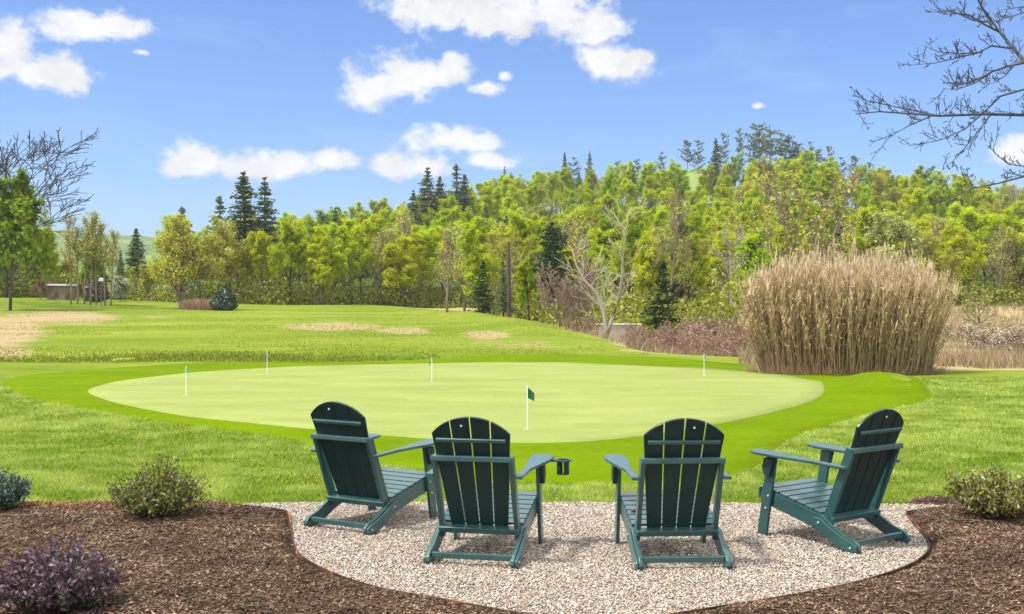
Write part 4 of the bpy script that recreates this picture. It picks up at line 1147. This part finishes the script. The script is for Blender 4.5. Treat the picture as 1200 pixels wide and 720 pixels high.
weed = proto('dead_weed', 282, 2, D(nc=(9, 6, 4, 0), t0=(.05, .15, .15, 0), tl=.85, ratio=(.6, .5, .5, 0), lpb=(0, 0, 0, 2), ljit=.08, up=(.02, .12, .08, .03), ang=(.8, .6, .6, 0), rmin=.008, rad=.009, stems=[(.1, .1, 1), (.4, .25, .9), (.6, .35, .85), (.7, .2, .8), (.9, .3, .9)]), BARK_TAN, leaf_mat('dead weed heads', (.46, .37, .26), .2, 0, 0), .06)
for px_, ty, d in ((1162, 412, 40), (1184, 414, 38), (1198, 411, 40), (1178, 425, 35), (1196, 425, 34), (1134, 416, 44)):
    plant(weed, px_, 0, ty, d, 'low greyish brown dead weed clump in the dry meadow', 'bush', 'dead weed clumps in the dry meadow', 1.3)
# low pale wall / footbridge side
x, y, z = at(719, 66)
wl = MB(); wl.box((0, 0, .28), (3.0, .35, 1.15)); wo_ = wl.build('low_wall', simple('pale weathered concrete', (.36, .32, .27), .9, .2, .2, 6), None, .02)
wl2 = MB(); wl2.box((0, 0, .90), (3.15, .5, .10)); wl2.build('coping', simple('pale coping', (.50, .46, .40), .9, .2, .1, 6), wo_, .02)
wo_.location = (x, y, z + .15)
tag(wo_, 'low pale wall behind the white forked sycamore', 'wall')

# dry meadow grass
n = 70000
my = 28 + 90 * rng.random(n) ** 1.7
mx_ = rng.uniform(-.03, .55, n) * my
xb = np.interp(my, _bx, _bv)
sel = ((mx_ - xb > 1.5) & (my > 38.5) & (mx_ / my < .24)) | ((mx_ > 6.2) & (my > 28.5 + .12 * (mx_ - 9)) & (mx_ / my > .2))
sel &= (fbm(mx_, my, 3.5, 91, 3) > .40) & ~inpoly(mx_, my, P_fringe_s)
sel &= ~((mx_ / my < .105) & (rng.random(n) < .75))
mx_, my = mx_[sel], my[sel]; n = len(mx_)
pal = np.array([(.50, .38, .24), (.42, .31, .19), (.56, .46, .31), (.40, .26, .18), (.34, .32, .12)])
pc = pal[rng.integers(0, 5, n)] * rng.uniform(.7, 1.15, (n, 1))
blades('dry_grass', mx_, my, (.18 + .5 * rng.random(n)) * (.5 + .9 * fbm(mx_, my, 2, 95)), .018 + .0004 * my, pc, leaf_mat('dry grass', (.85, .85, .85), .3, 0, 0), .4)
# rough lawn tufts in the middle distance
n = 90000
ty_ = 24 + 70 * rng.random(n) ** 2
tx_ = rng.uniform(-.52, .12, n) * ty_
sel = (tx_ < np.interp(ty_, _bx, _bv) + .8) & ~inpoly(tx_, ty_, P_fringe_s) & (ty_ > 33.2)
sel &= fbm(tx_ * .5, ty_, 2.5, 97, 3) > .46
tx_, ty_ = tx_[sel], ty_[sel]; n = len(tx_)
tt = np.clip(fbm(tx_ * .5, ty_, 4, 99) * 1.6 - .3 + rng.normal(0, .2, n), 0, 1)[:, None]
pc = np.array([.20, .28, .02]) * (1 - tt) + np.array([.42, .46, .09]) * tt
blades('rough_grass', tx_, ty_, .025 + .035 * rng.random(n), .02 + .0006 * ty_, pc, GRASS)
n = 16000
tx_ = rng.uniform(-20, -2.2, n); ty_ = 34.3 + rng.normal(0, .45, n) + .3 * np.sin(tx_ * .5)
sel = ~inpoly(tx_, ty_, P_fringe_s) & (fbm(tx_, ty_, 1.5, 131) > .3)
tx_, ty_ = tx_[sel], ty_[sel]; n = len(tx_)
blades('long_grass', tx_, ty_, .03 + .06 * rng.random(n), .035 + 0 * tx_, np.array([.20, .24, .035]) * rng.uniform(.6, 1.5, (n, 1)), GRASS)
# undergrowth at the foot of the wood
n = 130000
ux = rng.uniform(-62, 66, n)
ue = np.interp(ux, [-60, 0, 8, 60], [111, 112.5, 116, 120])
uy = ue + np.abs(rng.normal(0, 8, n))
gl = (rng.random(n) < .28)
uy = np.where(gl, rng.uniform(68, 104, n), uy); ux = np.where(gl, rng.uniform(-.03, .21, n) * uy, ux)
gl = (ux - np.interp(uy, _bx, _bv) < 2.5) & (uy < 106)
ux, uy, n = ux[~gl], uy[~gl], int((~gl).sum())
uh = 3.2 * rng.random(n) ** 1.4 * np.clip(2.2 * fbm(ux, uy, 7, 101, 3) - .55, .08, 1.3)
LP = np.stack([ux, uy, Z(ux, uy) + uh], -1)
V = leafcards(LP, .19 * rng.uniform(.6, 1.3, n), rng)
pal = np.array([(.19, .24, .022), (.28, .33, .022), (.13, .16, .022), (.36, .38, .04), (.28, .24, .11)])
c = pal[rng.integers(0, 5, n)] * rng.uniform(.7, 1.25, (n, 1))
tag(np_mesh('undergrowth', V.reshape(-1, 3), np.arange(4 * n).reshape(n, 4), leaf_mat('undergrowth leaves', (1, 1, 1), .3, 0, 0), np.repeat(c, 4, 0)), kind='stuff')

# ------------------------------------------------------------------ tall dry reeds
x0, y0 = (990 - 600) * 27.4 / F, 27.4
reed = thing('reed_clump', 'huge tan clump of tall dry reeds behind the right end of the green', 'reeds', (x0, y0, z1(x0, y0) - .02))
r = np.random.default_rng(5)
n = 4200
a = r.uniform(0, 6.28, n); q = np.sqrt(r.random(n))
bx, by = np.cos(a) * q * 2.05, np.sin(a) * q * 1.25
hh = (2.54 - .50 * q ** 4 + .35 * (fbm(bx, by, .8, 121, 2) - .5)) * r.choice([1, 1, 1, .8, .7, 1.1], n) * r.normal(.93, .09, n)
tx_, ty_ = bx * 1.16 + r.normal(0, .20, n), by * 1.25 + r.normal(0, .20, n)
def curve(f): return np.stack([bx + (tx_ - bx) * f ** 1.3, by + (ty_ - by) * f ** 1.3, hh * f - .05], -1)
rows_ = [curve(f) for f in (0, .35, .7, 1)]
wv = [.010, .009, .008, .005]
V = []
for k in range(3):
    aa = 2 * math.pi * k / 3
    V.append([p + np.array([math.cos(aa), math.sin(aa), 0]) * w_ for p, w_ in zip(rows_, wv)])
V = np.array(V)                                   # side, row, n, 3
V = V.transpose(2, 1, 0, 3).reshape(n, 12, 3)
fq = []
for i in range(3):
    for k in range(3): fq.append((i * 3 + k, i * 3 + (k + 1) % 3, i * 3 + 3 + (k + 1) % 3, i * 3 + 3 + k))
FQ = (np.array(fq)[None] + 12 * np.arange(n)[:, None, None]).reshape(-1, 4)
tone = r.uniform(.7, 1.2, (n, 1, 1)) * np.array([(.38, .275, .15)])[None] * np.ones((n, 12, 1))
tag(np_mesh('cane_mass', V.reshape(-1, 3), FQ, attr_mat('dry canes', (1, 1, 1), .8, .2), tone.reshape(-1, 3), parent=reed), kind='stuff')
m_ = 64000
i = r.integers(0, n, m_); f = .30 + .68 * r.random(m_) ** .75
P0 = np.stack([bx[i] + (tx_ - bx)[i] * f ** 1.3, by[i] + (ty_ - by)[i] * f ** 1.3, hh[i] * f], -1)
aa = r.uniform(0, 6.28, m_); Lb = r.uniform(.10, .30, m_)
dv = np.stack([np.cos(aa) * .30, np.sin(aa) * .30, r.uniform(-.25, 1.1, m_)], -1) * Lb[:, None]
sd = np.stack([-np.sin(aa), np.cos(aa), 0 * aa], -1) * r.uniform(.006, .013, m_)[:, None]
V = np.stack([P0 - sd, P0 + sd, P0 + dv * .6 + sd + np.array([0, 0, .02]), P0 + dv], 1)
pal = np.array([(.62, .485, .27), (.53, .395, .21), (.70, .575, .36), (.44, .31, .165), (.50, .46, .19)])
c = pal[r.choice(5, m_, p=[.3, .25, .22, .13, .10])] * r.uniform(.75, 1.2, (m_, 1))
pi_ = np.nonzero(hh > np.quantile(hh, .35))[0]; pi_ = np.repeat(pi_, 2); m2 = len(pi_)
tp = np.stack([tx_[pi_], ty_[pi_], hh[pi_] - .1], -1); a2 = r.uniform(0, 6.28, m2)
hd = np.stack([np.cos(a2), np.sin(a2), 0 * a2], -1); w2 = r.uniform(.006, .013, m2)[:, None]; l2 = r.uniform(.12, .34, m2)[:, None]
lean2 = r.normal(0, .12, (m2, 3)) * np.array([1, 1, 0]) + np.array([0, 0, 1])
V = np.concatenate([V, np.stack([tp, tp + hd * w2 + lean2 * l2 * .45, tp + lean2 * l2, tp - hd * w2 * .6 + lean2 * l2 * .5], 1)])
c = np.concatenate([c, np.array([(.66, .52, .36)]) * r.uniform(.75, 1.2, (m2, 1))]); m_ += m2
m3 = 2600; a3 = r.uniform(0, 6.28, m3); q3 = r.uniform(.75, 1.12, m3)
tp = np.stack([np.cos(a3) * q3 * 2.08, np.sin(a3) * q3 * 1.28, .01 + .03 * r.random(m3)], -1); a4 = a3 + r.normal(0, .7, m3)
hd = np.stack([np.cos(a4), np.sin(a4), r.uniform(.1, 1.1, m3)], -1) * r.uniform(.10, .32, m3)[:, None]
sd = np.stack([-np.sin(a4), np.cos(a4), 0 * a4], -1) * .009
V = np.concatenate([V, np.stack([tp - sd, tp + sd, tp + hd * .6 + sd, tp + hd], 1)])
c = np.concatenate([c, np.array([(.42, .31, .18)]) * r.uniform(.6, 1.25, (m3, 1))]); m_ += m3
tag(np_mesh('leaf_mass', V.reshape(-1, 3), np.arange(4 * m_).reshape(m_, 4), leaf_mat('dry reed leaves', (1, 1, 1), .3, 0, 0), np.repeat(c, 4, 0), parent=reed), kind='stuff')

# ------------------------------------------------------------------ bare tree whose branches reach in from the right
dB = 11.5
bt_x, bt_y = (1330 - 600) * dB / F, dB + .4
btree = thing('overhanging_tree', 'leafless dark tree whose budding branches reach in over the meadow', 'tree', (bt_x, bt_y, z1(bt_x, bt_y)))
org = Vector((bt_x, bt_y, z1(bt_x, bt_y)))
def bp(px, py, dy=0): return ray(px, py, dB + dy) - org
T = Tree(301)
m0 = MB()
m0.tube([Vector((0, 0, -.2)), Vector((.02, .05, 1.0)), Vector((-.03, .1, 2.2)), Vector((.05, 0, 3.4)), Vector((.1, -.05, 5.2)), Vector((.3, .1, 7))], [.19, .16, .14, .12, .09, .04], 10)
limbs = [
    ([(1322, 190), (1262, 120), (1222, 92), (1200, 72), (1172, 38), (1150, 8), (1138, -20)], .036, 0.0),
    ([(1172, 38), (1154, 29), (1136, 18), (1112, 14), (1097, 10)], .014, .1),
    ([(1160, 26), (1140, 24), (1122, 16), (1104, 17)], .010, -.1),
    ([(1150, 9), (1150, 0), (1147, -12)], .010, .2),
    ([(1187, 57), (1162, 54), (1146, 62), (1124, 63), (1100, 61), (1083, 54)], .014, .2),
    ([(1146, 62), (1122, 68), (1096, 74), (1064, 77)], .011, .3),
    ([(1322, 130), (1250, 84), (1204, 73), (1180, 78), (1163, 84), (1144, 94), (1124, 100), (1110, 97)], .022, -.3),
    ([(1163, 84), (1142, 98), (1122, 105), (1104, 104)], .009, -.2),
    ([(1188, 77), (1178, 89), (1165, 97), (1150, 100)], .009, -.4),
    ([(1322, 215), (1262, 140), (1200, 135), (1152, 134), (1100, 136), (1060, 133), (1030, 131), (1003, 134)], .026, .35),
    ([(1100, 136), (1062, 128), (1034, 122), (1014, 118), (1008, 111)], .012, .45),
    ([(1258, 128), (1200, 105), (1172, 113), (1153, 132), (1130, 152), (1100, 165), (1066, 171)], .016, .1),
    ([(1160, 136), (1140, 162), (1122, 184), (1104, 200)], .010, .0),
    ([(1090, 137), (1066, 147), (1050, 156), (1037, 166)], .009, .5),
    ([(1322, 240), (1250, 192), (1200, 207), (1170, 215), (1140, 221), (1100, 238)], .018, -.5),
    ([(1225, 198), (1182, 193), (1166, 180), (1160, 172)], .009, -.4),
    ([(1240, 20), (1200, 15), (1176, 22), (1168, 26)], .010, .5), ([(1240, 10), (1200, 8), (1180, 11), (1170, 13)], .010, .6)]
PT = dict(maxl=3, nc=(0, 0, 4, 0), t0=(.2,) * 4, ang=(.7, .7, .7, .6), ratio=(.5, .5, .5, .5), jit=(.1, .1, .14, .16), up=(.05, .05, .05, .04), lpb=(0, 0, 0, 0), ljit=.01, rmin=.0028, taper=.7)
bud = MB()
for pts, r0, dy in limbs:
    P3 = [bp(px_, py_, dy + .25 * math.sin(px_ * .05)) for px_, py_ in pts]
    m = len(P3); rd = [r0 * .85 * (1 - .78 * k / (m - 1)) for k in range(m)]
    m0.tube(P3, rd, 6)
    for k in range(1, m):
        seg = P3[k] - P3[k - 1]
        if pts[k][0] > 1215: continue
        nn = max(2, int(seg.length / .07))
        for j in range(nn):
            p = P3[k - 1].lerp(P3[k], (j + T.r.random()) / nn)
            dr = seg.normalized()
            a = Vector((T.r.gauss(0, .5), T.r.gauss(0, .5), T.r.gauss(.25, .55)))
            L = T.r.uniform(.05, .20) * (1.25 if pts[k][1] > 100 else 1)
            T.branch(p, dr * .8 + a, L, .0042, 2, PT)
for vtx in T.w[1].v[::9]:
    p = Vector(vtx)
    bud.tube([p, p + Vector((0, 0, .012))], [.0055, .003], 3)
m0.build('trunk', BARK_BLUE, btree, smooth=True)
T.w[1].build('crown', BARK_BLUE, btree)
bud.build('bud_mass', BARK_BLUE, btree)['kind'] = 'stuff'

# ------------------------------------------------------------------ hilltop clearing and distant mountain
xs = np.linspace(-1, 1, 30); e1 = np.linspace(-1, 1, 20)
KX, KY = np.meshgrid(xs, e1)
cxk, cyk = (824 - 600) * 318 / F, 318
zt = CH + (HY - 196) * 318 / F
KZ = zt - 2.2 * KX ** 2 - 22 * np.abs(KY) ** 1.8 - 9 * np.clip(np.abs(KX) - .75, 0, 1)
idx = np.arange(KX.size).reshape(KX.shape); FQ = np.stack([idx[:-1, :-1], idx[:-1, 1:], idx[1:, 1:], idx[1:, :-1]], -1).reshape(-1, 4)
kn = np_mesh('hill_clearing', np.stack([cxk + KX * 7.5, cyk + KY * 22, KZ], -1).reshape(-1, 3), FQ, simple('pale hill grass', (.20, .27, .09), 1, .1, .15, 1), smooth=True)
tag(kn, kind='structure')
mxs_ = np.linspace(-820, 250, 160); mv_ = np.linspace(0, 1, 14)
top_ = 45 + 6 * np.sin(mxs_ / 75) + 9 * (fbm(mxs_, mxs_ * 0, 100, 111, 4) - .5) * 2 - .03 * np.abs(mxs_ + 320)
KX = np.repeat(mxs_[None], 14, 0); KY = 640 + 130 * mv_[:, None] + 0 * KX
KZ = top_[None] * np.sin(mv_[:, None] * math.pi / 2) ** .8 + 4 * (fbm(KX, KY, 30, 115, 3) - .5) - 6 * (1 - mv_[:, None])
idx = np.arange(KX.size).reshape(KX.shape); FQ = np.stack([idx[:-1, :-1], idx[:-1, 1:], idx[1:, 1:], idx[1:, :-1]], -1).reshape(-1, 4)
dm, dnt, dout = newmat('distant wooded slope')
dn = noise(dnt, .05, 6, .7)
principled(dnt, dout, ramp(dnt, dn, [(.3, (.06, .09, .04)), (.55, (.12, .17, .06)), (.7, (.22, .27, .12))]), 1, .05)
tag(np_mesh('distant_mountain', np.stack([KX, KY, KZ], -1).reshape(-1, 3), FQ, dm, smooth=True), kind='structure')

hz = MB(); hz.box((-150, 385, 33.5), (1500, 830, 79))
ho = hz.build('haze', (lambda m: m)(bpy.data.materials.new('light haze')))
hm = ho.data.materials[0]; hm.use_nodes = True; hnt = hm.node_tree; hnt.nodes.clear()
hout = hnt.nodes.new('ShaderNodeOutputMaterial'); hv = hnt.nodes.new('ShaderNodeVolumePrincipled')
hv.inputs['Color'].default_value = (.86, .92, 1, 1); hv.inputs['Density'].default_value = .00019; hv.inputs['Anisotropy'].default_value = .2
hnt.links.new(hv.outputs[0], hout.inputs['Volume'])
tag(ho, kind='stuff')

# remove prototypes that were never planted
for p in lime + midt + oliv + bare + dense + spruce + pine + [hem]:
    if p.name not in USED:
        for ch in KIDS.get(p.name, []): bpy.data.objects.remove(ch)
        bpy.data.objects.remove(p)
for o in sc.objects:
    if 'h' in o: del o['h']

# ------------------------------------------------------------------ render settings
sc.render.engine = 'CYCLES'
sc.view_settings.view_transform = 'Standard'
sc.view_settings.look = 'None'
sc.view_settings.exposure = .62
sc.view_settings.gamma = 1
sc.cycles.max_bounces = 6
sc.cycles.diffuse_bounces = 3
sc.cycles.transparent_max_bounces = 4
sc.cycles.use_denoising = True
